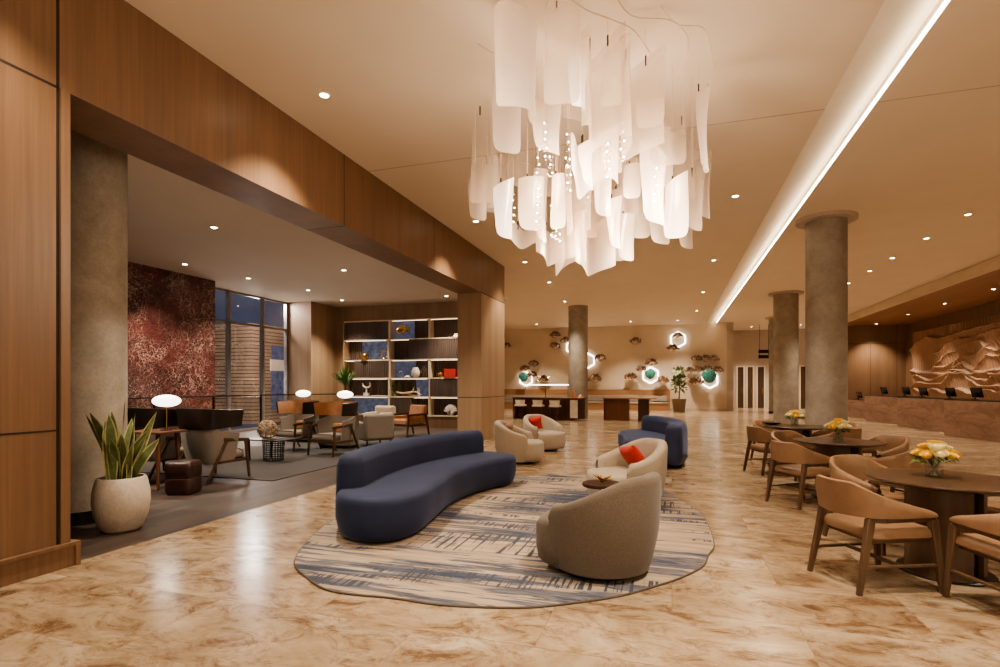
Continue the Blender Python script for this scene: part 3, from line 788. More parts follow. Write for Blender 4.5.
# ------------------------------------------------------------------ snake plant
t = empty('potted_snake_plant', (-5.42, 4.13, 0), 0, 'snake plant in a pale clay planter in front of the concrete column', 'plant'); t.scale = (.9,.9,.98)
MB().lathe([(.001,0),(.17,0),(.21,.03),(.262,.16),(.285,.30),(.278,.42),(.252,.53),(.235,.56),(.215,.56),(.225,.5),(.001,.5)], seg=48).build('planter', M['planter'], t, ang=50)
MB().lathe([(.222,.0),(.001,.02)], (0,0,.505), 32).build('soil', M['soil'], t)
rnd = random.Random(5); lf = MB()
for k in range(24):
    a = rnd.uniform(0, 2*pi); r0 = rnd.uniform(.02,.15); lean = rnd.uniform(.06,.26); h = rnd.uniform(.45,.88)*(1 if r0 < .1 else .85); tw = rnd.uniform(0, pi)
    rows = []; n_ = 9
    for i in range(n_+1):
        u = i/n_; wv = (.034+.034*sin(u*pi*.8))*(1-u**6)+.001
        cxp = (r0+lean*u**1.6)*cos(a); cyp = (r0+lean*u**1.6)*sin(a); z = .5+h*u
        th = tw+u*.7
        rows.append([(cxp+cos(th)*wv*q, cyp+sin(th)*wv*q, z+ (abs(q) > .9)*.004) for q in (-1,-.72,0,.72,1)])
    o0 = len(lf.v); lf.v += [p for r_ in rows for p in r_]
    for i in range(n_):
        for j in range(4):
            lf.f.append((o0+i*5+j, o0+i*5+j+1, o0+(i+1)*5+j+1, o0+(i+1)*5+j)); lf.mi.append(1 if j in (0,3) else 0)
lf.build('foliage', [M['leaf'], M['leaf_edge']], t, ang=80)

# ------------------------------------------------------------------ lounge
lr = MB().b2(-9.6, -5.9, 6.9, 13.2, .001, .012).build('lounge_rug', M['loungerug']); tag(lr, 'dark grey rug under the lounge chairs', 'rug')
def wing_chair(loc, rz, label):
    t = empty('wing_chair', loc, rz, label, 'armchair', 'winged leather lounge chairs')
    fab, wood = M['greyfab'], M['darkwood']
    outline_solid(MB(), smooth_closed([(-.27,-.25),(.27,-.25),(.29,.0),(.29,.27),(.25,.32),(-.25,.32),(-.29,.27),(-.29,0)], 4), [(.32,.02),(.34,0),(.42,0),(.44,.02),(.45,.06)]).build('seat_cushion', fab, t, ang=50)
    # lower grey back shell, flaring up
    rings = []
    for i in range(25):
        a = radians(-95+190*i/24); s_ = abs(a)/radians(95)
        top = .82-.10*s_**4
        def q(r, z): return (r*.97*math.copysign(abs(sin(a))**.55, a), -r*.95*math.copysign(abs(cos(a))**.55, cos(a))+.02, z)
        rings.append([q(.34,.28),q(.39,.5),q(.43,top),q(.39,top),q(.35,.5),q(.30,.28)])
    MB().loft(rings, True, True).build('back_shell', fab, t, ang=50)
    # leather wing band: cognac inside, black outside
    w_ = MB(); n_ = 29; V = []
    for i in range(n_):
        a = radians(-98+196*i/(n_-1)); s_ = abs(a)/radians(98)
        top = 1.12 - .03*s_**2; bot = .80+.03*s_**2
        def q(r, z): return (r*.97*math.copysign(abs(sin(a))**.55, a), -r*.95*math.copysign(abs(cos(a))**.55, cos(a))+.02, z)
        V.append([q(.440,bot),q(.455,(top+bot)/2),q(.475,top),q(.445,top+.004),q(.425,(top+bot)/2),q(.405,bot)])
    vs = [p for r_ in V for p in r_]; 
    o0 = 0
    w_.v = list(vs)
    for i in range(n_-1):
        for j in range(6):
            w_.f.append((i*6+j, i*6+(j+1)%6, (i+1)*6+(j+1)%6, (i+1)*6+j)); w_.mi.append(1 if j in (3,4) else 0)
    w_.f.append(tuple(range(6))); w_.mi.append(0); w_.f.append(tuple((n_-1)*6+j for j in range(6))); w_.mi.append(0)
    w_.build('wing_headrest', [M['blackleather'], M['orange']], t, ang=50)
    bp = MB().box((0,-.20,.55), (.40,.10,.20)).build('lumbar_cushion', M['orange'], t, bevel=.03)
    for sx in (-1, 1):
        MB().bar((sx*.37,.36,0),(sx*.36,.30,.60),.03,.035,.035,.05).build('leg', wood, t, bevel=.004)
        MB().bar((sx*.36,-.42,0),(sx*.40,-.10,.63),.03,.035,.03,.04).build('leg', wood, t, bevel=.004)
        MB().bar((sx*.36,.36,.60),(sx*.40,-.15,.64),.055,.03).build('armrest', wood, t, bevel=.008)
    MB().b2(-.36,.36,.28,.32,.27,.32).b2(-.36,-.33,-.2,.3,.27,.31).b2(.33,.36,-.2,.3,.27,.31).build('seat_frame', wood, t)
    return t
W1 = wing_chair((-6.93,6.78,.012), face(.07,1), 'winged lounge chair seen from behind in black leather, nearer the hall')
dup(W1, (-7.98,6.7,.012), face(.1,1), 'winged lounge chair seen from behind, half hidden by the snake plant')
dup(W1, (-6.88,9.9,.012), face(-.2,-.91), 'cognac winged lounge chair facing the camera, nearer the blue sofa')
dup(W1, (-8.2,10.35,.012), face(-.2,-.91), 'cognac winged lounge chair facing the camera beside the rattan ball')

def globe_lamp(x, y, z, h, label):
    t = empty('table_lamp', (x, y, z), 0, label, 'lamp', 'white globe table lamps')
    MB().ball((0,0,h), .185, 28, 14, 0, None, (1,1,.47)).build('lamp_shade', M['lampglow'], t, ang=80)
    MB().lathe([(.012,.01),(.012,h-.09)], seg=10).build('stem', M['brass'], t)
    MB().lathe([(.001,0),(.08,0),(.08,.012),(.012,.02)], seg=20).build('base', M['bronze'], t)
    l = bpy.data.lights.new('lamp_bulb', 'POINT'); l.energy = 9; l.color = (1,.85,.68); l.shadow_soft_size = .15
    o = bpy.data.objects.new('lamp_bulb', l); COL.objects.link(o); o.location = (x, y, z+h+.16)
    return t
# high side table with lamp in front of the black wing chairs
t = empty('console_table', (-7.3, 5.95, 0), radians(4), 'dark wood side table carrying a glowing globe lamp by the ottoman', 'table')
MB().b2(-.55,.48,-.26,.26,.80,.83).build('tabletop', M['barwood'], t, bevel=.006)
for sx, sy in ((-.42,-.16),(.36,-.16),(.36,.16),(-.42,.16)): MB().bar((sx*1.08,sy*1.2,0),(sx,sy,.80),.03,.03,.045,.045).build('leg', M['barwood'], t)
globe_lamp(-7.06, 6.06, .83, .43, 'glowing white globe lamp on the dark side table beside the ottoman')
tr = MB().b2(-.13,.13,-.09,.09,0,.012).b2(-.13,.13,-.09,-.08,.012,.03).b2(-.13,.13,.08,.09,.012,.03).b2(-.13,-.12,-.09,.09,.012,.03).b2(.12,.13,-.09,.09,.012,.03).build('small_tray', M['blackleather'], None, (-7.62,5.95,.832), .2); tag(tr, 'small dark tray on the side table with the lamp', 'tray')
o = empty('ottoman', (-6.42, 5.78, 0), radians(20), 'brown leather cube ottoman in front of the side table', 'ottoman'); o.scale = (.82,.82,1.06)
sq = smooth_closed([(-.2,-.2),(0,-.21),(.2,-.2),(.21,0),(.2,.2),(0,.21),(-.2,.2),(-.21,0)], 4)
outline_solid(MB(), sq, [(.02,.01),(.06,0),(.20,0),(.215,.012)]).build('lower_block', M['brownleather'], o)
outline_solid(MB(), sq, [(.215,.012),(.23,0),(.36,0),(.40,.015),(.42,.05)]).build('cushion_top', M['brownleather'], o, ang=50)
outline_solid(MB(), sq, [(0,.03),(.02,.03)]).build('plinth', M['black'], o)

def mesh_table(x, y, rx, ry, label):
    t = empty('coffee_table', (x, y, .012), radians(-8), label, 'coffee table', 'coffee tables with wire drum bases')
    MB().b2(-rx,rx,-ry,ry,.405,.43).build('tabletop', M['blackleather'], t, bevel=.006)
    w_ = MB(); R = .2
    for k in range(22):
        a = 2*pi*k/22; w_.tube([(R*.9*cos(a),R*.9*sin(a),0),(R*cos(a),R*sin(a),.40)], .006, 4)
    for k in range(10):
        z = .01+.043*k; rr = R*(.9+.1*z/.4); w_.tube([(rr*cos(2*pi*j/24),rr*sin(2*pi*j/24),z) for j in range(25)], .006, 4)
    w_.build('wire_drum', M['black'], t)
    MB().bar((-rx+.06,-ry+.06,0),(-rx+.05,-ry+.05,.405),.03,.03).build('leg', M['black'], t)
    MB().bar((-rx+.06,ry-.06,0),(-rx+.05,ry-.05,.405),.03,.03).build('leg', M['black'], t)
    return t
mesh_table(-7.45, 8.75, .42, .32, 'low dark coffee table with wire drum base under the rattan ball')
mesh_table(-8.35, 8.15, .32, .28, 'low dark coffee table with wire drum base beside the black wing chairs')
b = MB(); rnd = random.Random(9)
for k in range(15):
    ax = Vector((rnd.gauss(0,1),rnd.gauss(0,1),rnd.gauss(0,1))).normalized(); u = ax.orthogonal().normalized(); w2 = ax.cross(u); rr = .165+rnd.uniform(0,.018)
    b.tube([tuple((u*cos(2*pi*j/24)+w2*sin(2*pi*j/24))*rr + ax*.04*sin(j*.8)) for j in range(25)], .010, 5)
tag(b.build('rattan_ball', M['rattan'], None, (-7.52, 8.66, .442+.185)), 'woven tan rattan ball on the low coffee table', 'ornament')

def boxy(loc, rz, label, mat, group=None):
    t = empty('lounge_chair', loc, rz, label, 'armchair', group)
    MB().b2(-.32,.32,-.28,.38,.18,.43).build('seat', mat, t, bevel=.04)
    MB().b2(-.38,.38,-.44,-.22,.14,.78).build('backrest', mat, t, bevel=.07)
    for sx in (-1,1):
        MB().b2(sx*.31-.06+ (0 if sx<0 else .0), sx*.31+.06, -.36, .36, .14, .58).build('armrest', mat, t, bevel=.04)
        for y in (-.34,.3): MB().bar((sx*.3,y,0),(sx*.3,y,.16),.03,.03).build('leg', M['darkwood'], t)
    return t
boxy((-7.02,11.75,.012), face(-.8,.6), 'low grey beige upholstered armchair behind the blue sofa', M['greyfab'])
boxy((-9.3,15.95,0), face(-.1,-1), 'cream upholstered armchair below the bookcase beside the lamp', M['boucle_lt'])
# console behind the winged chairs
cs = empty('storage_console', (-7.5, 11.0, .012), 0, 'olive grey upholstered console behind the cognac wing chairs', 'cabinet')
MB().b2(-.42,.42,-.2,.2,.06,.83).build('body', M['olivefab'], cs, bevel=.015)
MB().b2(-.38,.38,-.17,.17,0,.06).build('plinth', M['black'], cs)
globe_lamp(-7.36, 11.05, .842, .42, 'glowing white globe lamp on the console beside the fern')
cs2 = empty('storage_console', (-9.2, 11.9, .012), 0, 'olive grey console behind the left cognac wing chair', 'cabinet')
MB().b2(-.42,.42,-.2,.2,.06,.83).build('body', M['olivefab'], cs2, bevel=.015)
MB().b2(-.38,.38,-.17,.17,0,.06).build('plinth', M['black'], cs2)
globe_lamp(-9.23, 11.95, .842, .42, 'glowing white globe lamp behind the left cognac wing chair')

def framed(loc, rz, label):
    t = empty('leather_armchair', loc, rz, label, 'armchair'); t.scale = (1.15, 1.1, 1.05)
    MB().box((0,.03,.40), (.56,.60,.15)).build('seat_cushion', M['orange'], t, bevel=.035)
    T = Matrix.Translation((0,-.27,.60)) @ Matrix.Rotation(radians(12),4,'X')
    MB().box((0,0,0), (.58,.15,.52), 0, 0, T).build('back_cushion', M['orange'], t, bevel=.045)
    for sx in (-1,1):
        MB().bar((sx*.33,.32,0),(sx*.33,.28,.58),.035,.035,.045,.045).build('leg', M['darkwood'], t)
        MB().bar((sx*.33,-.40,0),(sx*.33,-.28,.60),.035,.035,.045,.045).build('leg', M['darkwood'], t)
        MB().bar((sx*.33,.33,.59),(sx*.33,-.33,.61),.06,.03).build('armrest', M['darkwood'], t, bevel=.006)
        MB().box((sx*.31,.0,.5), (.03,.5,.12)).build('side_panel', M['orange'], t, bevel=.01)
    MB().b2(-.32,.32,-.3,.3,.29,.33).build('seat_frame', M['darkwood'], t)
    return t
framed((-7.3,14.2,0), face(-.45,-.9), 'tan leather armchair with dark wood frame in front of the bookcase')

# railing
t = empty('glass_railing', (-11.15, 10.1, 0), radians(0), 'glass balustrade with a dark handrail behind the lounge chairs', 'railing')
MB().bar((0,-4.2,1.2),(0,2.5,1.2),.05,.03, ax=(0,0,1)).bar((0,2.5,1.2),(1.2,5.0,1.2),.05,.03, ax=(0,0,1)).build('handrail', M['black'], t)
for k in range(4): MB().b2(-.008,.008,-4.15+k*1.66,-2.53+k*1.66,.05,1.18).build('glass_panel', M['glass'], t)
MB().box((.6,3.75,.615), (.012,2.7,1.13), -atan2(1.2,2.5)).build('glass_panel', M['glass'], t)
for k in range(5): MB().b2(-.02,.02,-4.18+k*1.66,-4.14+k*1.66,0,1.19).build('post', M['black'], t)

# tall fern beside bookcase
t = empty('potted_fern', (-10.6, 15.9, 0), 0, 'bright green leafy plant in a slim tall planter beside the bookcase', 'plant')
MB().lathe([(.001,0),(.13,0),(.17,.9),(.15,.9),(.001,.86)], seg=24).build('planter', M['bronze'], t)
MB().tube([(0,0,.86),(0,0,1.5)], .035, 8).build('stem', M['stemwood'], t)
lf = MB(); rnd = random.Random(3)
for k in range(70):
    a = rnd.uniform(0,2*pi); el = rnd.uniform(.6,1.5); L = rnd.uniform(.5,.78); z0 = 1.38+rnd.uniform(0,.15)
    d = Vector((cos(a)*cos(el), sin(a)*cos(el), sin(el))); sd = Vector((-sin(a),cos(a),0)); w2 = .028
    p0 = Vector((0,0,z0)); p1 = p0+d*L*.55; p2 = p0+d*L+Vector((0,0,-.08*cos(el)))
    lf.add([tuple(p0),tuple(p1+sd*w2),tuple(p2),tuple(p1-sd*w2)], [(0,1,2,3)])
lf.build('foliage', M['leaf2'], t)

# ------------------------------------------------------------------ bookcase
BZ = [.41,1.06,1.72,2.37,3.10,3.78]; XA, XB, XC, XD = -11.44, -9.62, -8.03, -6.25
t = empty('bookcase', ((XA+XD)/2, 17.3, 0), 0, 'wall wide open bookcase with lit niches and dark ribbed panels', 'shelf')
ox, oy = (XA+XD)/2, 17.3
def lx(a): return a-ox
SH = [MB().b2(lx(XA), lx(XD), -.2, .2, z-.022, z+.022).build('shelf', M['creamwood'], t) for z in BZ]
MB().b2(lx(XA), lx(XD), -.18, .2, 0, .388).build('base_cabinet', M['veneer'], t)
MB().b2(lx(XA)-.04, lx(XA), -.2, .2, 0, 3.8).build('side_panel', M['veneer_lt'], t)
MB().b2(lx(XD), lx(XD)+.04, -.2, .2, 0, 3.8).build('side_panel', M['veneer_lt'], t)
def backp(x0, x1, r, m):
    z0, z1 = BZ[5-r], BZ[6-r]
    q = MB()
    if m == 'ribbed':
        n_ = int((x1-x0)/.075)
        for k in range(n_):
            a = x0+(x1-x0)*k/n_; q.b2(lx(a), lx(a)+(x1-x0)/n_*.72, .13, .19, z0+.02, z1-.02)
        q.b2(lx(x0), lx(x1), .17, .195, z0+.02, z1-.02)
    else: q.b2(lx(x0), lx(x1), .16, .195, z0+.02, z1-.02)
    q.build('back_panel', M[m], t)
def frontp(x0, x1, r):
    z0, z1 = BZ[5-r], BZ[6-r]; q = MB(); n_ = int((x1-x0)/.075)
    for k in range(n_):
        a = x0+(x1-x0)*k/n_; q.b2(lx(a), lx(a)+(x1-x0)/n_*.72, -.19, -.165, z0+.024, z1-.024)
    q.b2(lx(x0), lx(x1), -.165, -.15, z0+.024, z1-.024)
    q.build('ribbed_door', M['ribbed'], t)
def div(x, r, wd=.07):
    MB().b2(lx(x)-wd/2, lx(x)+wd/2, -.19, .2, BZ[5-r]+.022, BZ[6-r]-.022).build('divider', M['creamwood'], t)
def led(x0, x1, r):
    MB().b2(lx(x0)+.03, lx(x1)-.03, -.165, -.155, BZ[6-r]-.032, BZ[6-r]-.023).build('led_strip', M['ledlight'], SH[6-r])
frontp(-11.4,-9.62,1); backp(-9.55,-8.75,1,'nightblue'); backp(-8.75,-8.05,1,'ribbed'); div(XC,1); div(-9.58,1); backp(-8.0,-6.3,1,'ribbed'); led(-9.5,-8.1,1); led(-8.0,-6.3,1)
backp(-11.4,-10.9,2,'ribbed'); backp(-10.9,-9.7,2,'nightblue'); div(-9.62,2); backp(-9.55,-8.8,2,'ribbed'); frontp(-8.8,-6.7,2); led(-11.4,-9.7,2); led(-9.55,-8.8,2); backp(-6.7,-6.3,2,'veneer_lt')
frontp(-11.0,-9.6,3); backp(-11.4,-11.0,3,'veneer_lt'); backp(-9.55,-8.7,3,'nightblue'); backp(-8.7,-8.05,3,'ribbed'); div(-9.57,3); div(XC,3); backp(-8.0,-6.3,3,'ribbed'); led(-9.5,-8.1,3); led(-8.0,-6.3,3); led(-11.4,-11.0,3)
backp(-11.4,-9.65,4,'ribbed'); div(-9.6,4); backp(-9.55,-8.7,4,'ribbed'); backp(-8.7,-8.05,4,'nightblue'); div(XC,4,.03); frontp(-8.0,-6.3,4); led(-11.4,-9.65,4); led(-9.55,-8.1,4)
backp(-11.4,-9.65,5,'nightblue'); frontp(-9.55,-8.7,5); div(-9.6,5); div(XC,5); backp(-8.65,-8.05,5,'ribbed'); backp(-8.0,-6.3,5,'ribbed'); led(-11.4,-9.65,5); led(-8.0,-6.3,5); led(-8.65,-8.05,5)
SY = 17.18
def shelfz(r): return BZ[5-r]+.022
def orn(name, mb, mat, x, r, label, cat, group=None, dy=0, rz=0):
    return tag(mb.build(name, mat, None, (x, SY+dy, shelfz(r)), rz, ang=60), label, cat, group)
fishp = MB(); fishp.ball((0,0,.33), .17, 18, 10, 0, None, (1.15,.3,.95)); fishp.add([(.15,0,.33),(.34,.0,.50),(.30,0,.33),(.34,0,.16)], [(0,1,2,3)]); fishp.tube([(0,0,.012),(0,0,.18)], .01, 6); fishp.lathe([(.001,0),(.08,0),(.08,.012),(.001,.012)], seg=16)
orn('fish_sculpture', fishp, M['brass'], -9.15, 1, 'gold rounded fish sculpture on the top shelf', 'sculpture')
orn('stacked_books', MB().b2(-.16,.16,-.1,.1,0,.05), M['paper'], -6.95, 1, 'pale book lying lowest at the right of the top shelf', 'book', 'flat pale books on the top shelf')
orn('stacked_books', MB().b2(-.14,.14,-.09,.09,.052,.12), M['ceramic'], -6.95, 1, 'pale book lying on top at the right of the top shelf', 'book', 'flat pale books on the top shelf')
gb = MB(); gb.lathe([(.001,0),(.17,0),(.17,.03),(.10,.05),(.15,.13),(.13,.22),(.05,.26),(.001,.26)], seg=20)
orn('gold_bowl', gb, M['brass'], -10.6, 2, 'gold domed ornament on the second shelf left side', 'ornament')
rg = MB().tube([(.14*cos(2*pi*k/24),0,.17+.15*sin(2*pi*k/24)) for k in range(25)], .025, 8); rg.b2(-.05,.05,-.04,.04,0,.02)
orn('ring_sculpture', rg, M['brass'], -9.83, 2, 'brass ring sculpture beside the lit divider on the second shelf', 'sculpture')
orn('candle', MB().lathe([(.001,0),(.04,0),(.04,.14),(.001,.15)], seg=14), M['ceramic'], -7.0+.45, 2, 'small cream candle at the right end of the second shelf', 'candle')
def vase(prof, mat, x, r, label, name='vase'): return orn(name, MB().lathe(prof, seg=20), mat, x, r, label, 'vase')
vase([(.001,0),(.05,0),(.06,.2),(.03,.34),(.04,.36)], M['glass'], -9.42, 3, 'tall clear glass vase on the middle shelf')
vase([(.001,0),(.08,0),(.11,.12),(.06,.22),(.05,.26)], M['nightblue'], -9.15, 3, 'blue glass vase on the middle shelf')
vase([(.001,0),(.09,0),(.14,.02),(.001,.1)], M['ceramic'], -8.9, 3, 'small white dish on the middle shelf', 'dish')
vase([(.001,0),(.07,0),(.15,.10),(.16,.22),(.08,.36),(.05,.36)], M['ceramic'], -8.58, 3, 'round white ceramic vase on the middle shelf')
vase([(.001,0),(.06,0),(.10,.14),(.12,.28),(.05,.40),(.04,.42)], M['frostbowl'], -8.25, 3, 'oval glass vase beside the white vase on the middle shelf')
for k in range(6):
    orn('hardback_book', MB().b2(-.032,.032,-.11,.11,0,.30-.01*(k%2)), M['redbook'], -7.62+.072*k+.2, 3, 'red hardback standing on the middle shelf, right compartment', 'book', 'red books on the middle shelf')
orn('gold_bookend', MB().ball((0,0,.1), .1, 12, 8), M['brass'], -7.62, 3, 'gold ball beside the red books', 'ornament')
mo = MB().tube([(.15*cos(radians(a)),0,.43+.13*sin(radians(a))) for a in range(-200,30,12)], [.03*sin(pi*(k+.5)/20)+.008 for k in range(20)], 8); mo.tube([(0,0,.1),(0,0,.3)], .03, 8); mo.b2(-.09,.09,-.07,.07,0,.12)
orn('crescent_sculpture', mo, M['ceramic'], -10.55, 4, 'pale crescent sculpture standing on the fourth shelf', 'sculpture')
orn('white_tray', MB().b2(-.3,.3,-.12,.12,0,.03), M['ceramic'], -10.0, 4, 'flat white tray beside the crescent sculpture', 'tray')
dw = MB(); dw.tube([(-.5,0,.16),(-.25,.02,.1),(0,0,.13),(.25,-.02,.16),(.5,.0,.05)], [.02,.035,.04,.03,.012], 8); dw.tube([(-.1,0,.12),(.1,.05,.04),(.3,.03,.03)], [.03,.025,.02], 7); dw.tube([(.1,0,.13),(.2,0,.28),(.22,0,.36)], [.025,.02,.01], 7)
orn('driftwood', dw, M['rattan'], -8.85, 4, 'pale driftwood branch lying on the fourth shelf', 'ornament')
tb = MB(); rnd = random.Random(2)
for k in range(40):
    a = rnd.uniform(0,2*pi); q = rnd.uniform(.1,.2); h = rnd.uniform(.2,.5); tb.add([(0,0,.1),(q*cos(a)+.02,q*sin(a)*.5,h),(q*cos(a)*1.2,q*sin(a)*.5,h*1.05),(q*cos(a)-.02,q*sin(a)*.5,h)], [(0,1,2,3)])
tb.lathe([(.001,0),(.06,0),(.08,.12),(.001,.11)], seg=12)
orn('small_plant', tb, M['leaf'], -9.38, 4, 'small dark green plant behind the driftwood', 'plant', None, .06)
orn('white_figurine', MB().lathe([(.001,0),(.05,0),(.03,.1),(.05,.2),(.03,.3),(.001,.34)], seg=14), M['ceramic'], -8.5, 4, 'white figurine behind the driftwood end', 'figurine', None, .08)
shl = MB()
for k in range(9):
    a = radians(-70+140*k/8); shl.tube([(0,0,.02),(.15*sin(a),0,.12+.15*cos(a)),(.26*sin(a),0,.05+.34*cos(a))], [.05,.05,.035], 7)
orn('shell_ornament', shl, M['ceramic'], -7.25, 5, 'ribbed white shell ornament on the bottom shelf by the pillar', 'ornament')

# ------------------------------------------------------------------ reception desks, monitors, relief
AD = atan2(.23, .97)
pods = [((8.0,27.95),1.15,.80,'lowest brown stone reception counter nearest the end wall'),((7.93,24.9),1.2,1.03,'second brown stone reception desk from the end wall'),
        ((7.94,21.5),1.2,1.03,'third brown stone reception desk from the end wall'),((7.97,17.95),1.3,1.04,'nearest brown stone reception desk at the right edge')]
def pod_pt(i, lx_, ly_):
    (x, y), L, h, lab = pods[i]
    return (x+lx_*cos(AD)-ly_*sin(AD), y+lx_*sin(AD)+ly_*cos(AD), h+.03)
for i, ((x, y), L, h, lab) in enumerate(pods):
    t = empty('reception_desk', (x, y, 0), AD, lab, 'desk', 'stone reception desks')
    MB().b2(0,.12,-L,L,0,h).b2(.12,.8,-L,-L+.08,0,h).b2(.12,.8,L-.08,L,0,h).build('front_panel', M['stone'], t, bevel=.006)
    MB().b2(.0,.8,-L,L,h,h+.03).build('counter_top', M['bronze'], t)
def monitor(i, ly_, label, wd=.42):
    t = empty('monitor', pod_pt(i, .42, ly_), radians(100), label, 'monitor', 'black monitors on the reception desks')
    T = Matrix.Translation((0,0,.20)) @ Matrix.Rotation(radians(-14),4,'X')
    MB().box((0,0,0), (wd,.03,.28), 0, 0, T).build('screen', M['screen'], t, bevel=.004)
    MB().lathe([(.02,.012),(.02,.14)], (0,.04,0), 10).build('stand', M['black'], t)
    MB().lathe([(.001,0),(.09,0),(.09,.012),(.02,.014)], (0,.04,0), 18).build('base', M['black'], t.children[-1])
for i, ly_, lab in ((0,.75,'black monitor on the lowest counter by the end wall'),(1,.62,'black monitor at the far end of the second desk from the end wall'),
                (1,-.72,'black monitor at the near end of the second desk from the end wall'),(2,.52,'black monitor at the far end of the third reception desk'),
                (2,-.72,'black monitor at the near end of the third reception desk'),(3,.65,'black monitor on the nearest reception desk at the right edge')):
    monitor(i, ly_, lab)
kb = MB().b2(-.12,.12,-.2,.2,0,.03).build('keyboard', M['black'], None, pod_pt(0, .4, -.6), AD); tag(kb, 'flat black keypad on the lowest reception counter', 'keyboard')

RIDGES = [[(32.45, 3.25), (31.34, 3.6), (30.44, 3.75), (29.14, 3.59), (28.07, 3.66), (26.89, 3.75), (25.82, 3.78), (24.73, 3.81)], [(30.2, 2.05), (29.37, 2.52), (28.59, 2.86), (27.86, 2.92), (27.27, 3.14), (26.52, 3.33), (25.82, 3.5), (24.73, 3.58)], [(28.92, 1.6), (28.27, 2.11), (27.66, 2.56), (27.08, 2.81), (26.52, 3.23), (25.99, 3.28), (25.32, 2.91), (24.73, 2.78)], [(32.45, 2.22), (31.34, 2.07), (30.2, 2.05), (28.92, 1.97), (28.07, 2.16), (27.27, 2.09), (26.52, 1.93), (25.82, 2.38), (25.32, 2.64), (24.73, 2.56)], [(32.45, 1.37), (31.61, 1.61), (30.32, 1.55), (29.14, 1.54), (28.07, 2.01), (27.27, 2.09), (26.52, 1.68), (25.82, 1.44), (24.73, 1.45)], [(26.89, 1.93), (25.99, 1.71), (25.32, 1.67), (24.73, 2.07)]]
def ridge_z(pts, y):
    pts = sorted(pts)
    if y <= pts[0][0]: return None if y < pts[0][0]-.01 else pts[0][1]
    if y > pts[-1][0]: return None
    for a, b in zip(pts, pts[1:]):
        if a[0] <= y <= b[0]:
            t_ = (y-a[0])/(b[0]-a[0]+1e-9); t_ = t_*t_*(3-2*t_); return a[1]+(b[1]-a[1])*t_
# the same crest lines continue past the frame edge
def cont(r, k): return [(24.7-(y-24.7), z) for y, z in r if y < 31.8]
def between(a, b, w_, k):
    ys = [24.73+.35*i for i in range(22)]; out = []
    for y in ys:
        p_, q_ = ridge_z(a, y), ridge_z(b, y)
        if p_ is not None and q_ is not None: out.append((y, p_*w_+q_*(1-w_)+.12*sin(y*2.3+k)))
    return out
XR = [between(RIDGES[0], RIDGES[1], .5, 0), between(RIDGES[1], RIDGES[3], .5, 2), between(RIDGES[3], RIDGES[4], .5, 4), between(RIDGES[2], RIDGES[4], .35, 1)]
XR = [r for r in XR if len(r) > 2]
XR.append([(24.73+.4*i, 1.22+.10*sin(i*1.1)) for i in range(19)])
RR = RIDGES + XR + [cont(r, 0) for r in RIDGES + XR]
rl = MB(); ny, nz = 330, 96; y0, y1, z0, z1 = 18.0, 32.35, .78, 4.12; vs = []
for i in range(ny+1):
    y = y0+(y1-y0)*i/ny; rz_ = [ridge_z(r, y) for r in RR]
    for j in range(nz+1):
        z = z0+(z1-z0)*j/nz; d = 0
        for q in rz_:
            if q is None: continue
            if z <= q: d = max(d, .20*math.exp(-(q-z)/.20))
            else: d = max(d, .20*math.exp(-(z-q)/.03))
        d += .022*abs(sin(y*13+2.2*sin(z*2.1))) + .02*sin(z*1.3+y*.7)
        vs.append((-.05-d, y-25, z))
fs = [(i*(nz+1)+j, i*(nz+1)+j+1, (i+1)*(nz+1)+j+1, (i+1)*(nz+1)+j) for i in range(ny) for j in range(nz)]
rl.add(vs, fs)
t = empty('relief_artwork', (11.69, 25, 0), 0, 'large carved wood wall relief of rolling mountain ridges', 'artwork')
rl.build('carved_panel', M['relief'], t, ang=50)
MB().b2(-.05,.0,y0-25,y1-25,z0,z1).build('backing_board', M['veneer'], t)

# ------------------------------------------------------------------ back wall furniture
t = empty('banquette', (-5.1, 32.3, 0), 0, 'long wood framed banquette bench along the back wall', 'bench')
MB().b2(-5.2,5.0,.50,.62,0,1.2).build('back_panel', M['bench'], t)
MB().b2(-5.15,4.9,-.15,.5,0,.38).build('seat_box', M['bench'], t)
MB().b2(-5.15,4.9,-.18,.48,.38,.48).build('seat_cushion', M['greycush'], t, bevel=.02)
MB().b2(-5.15,4.9,.38,.5,.52,.85).build('back_cushion', M['greycush'], t, bevel=.02)
MB().b2(4.9,5.0,-.2,.5,0,1.2).build('end_panel', M['bench'], t)

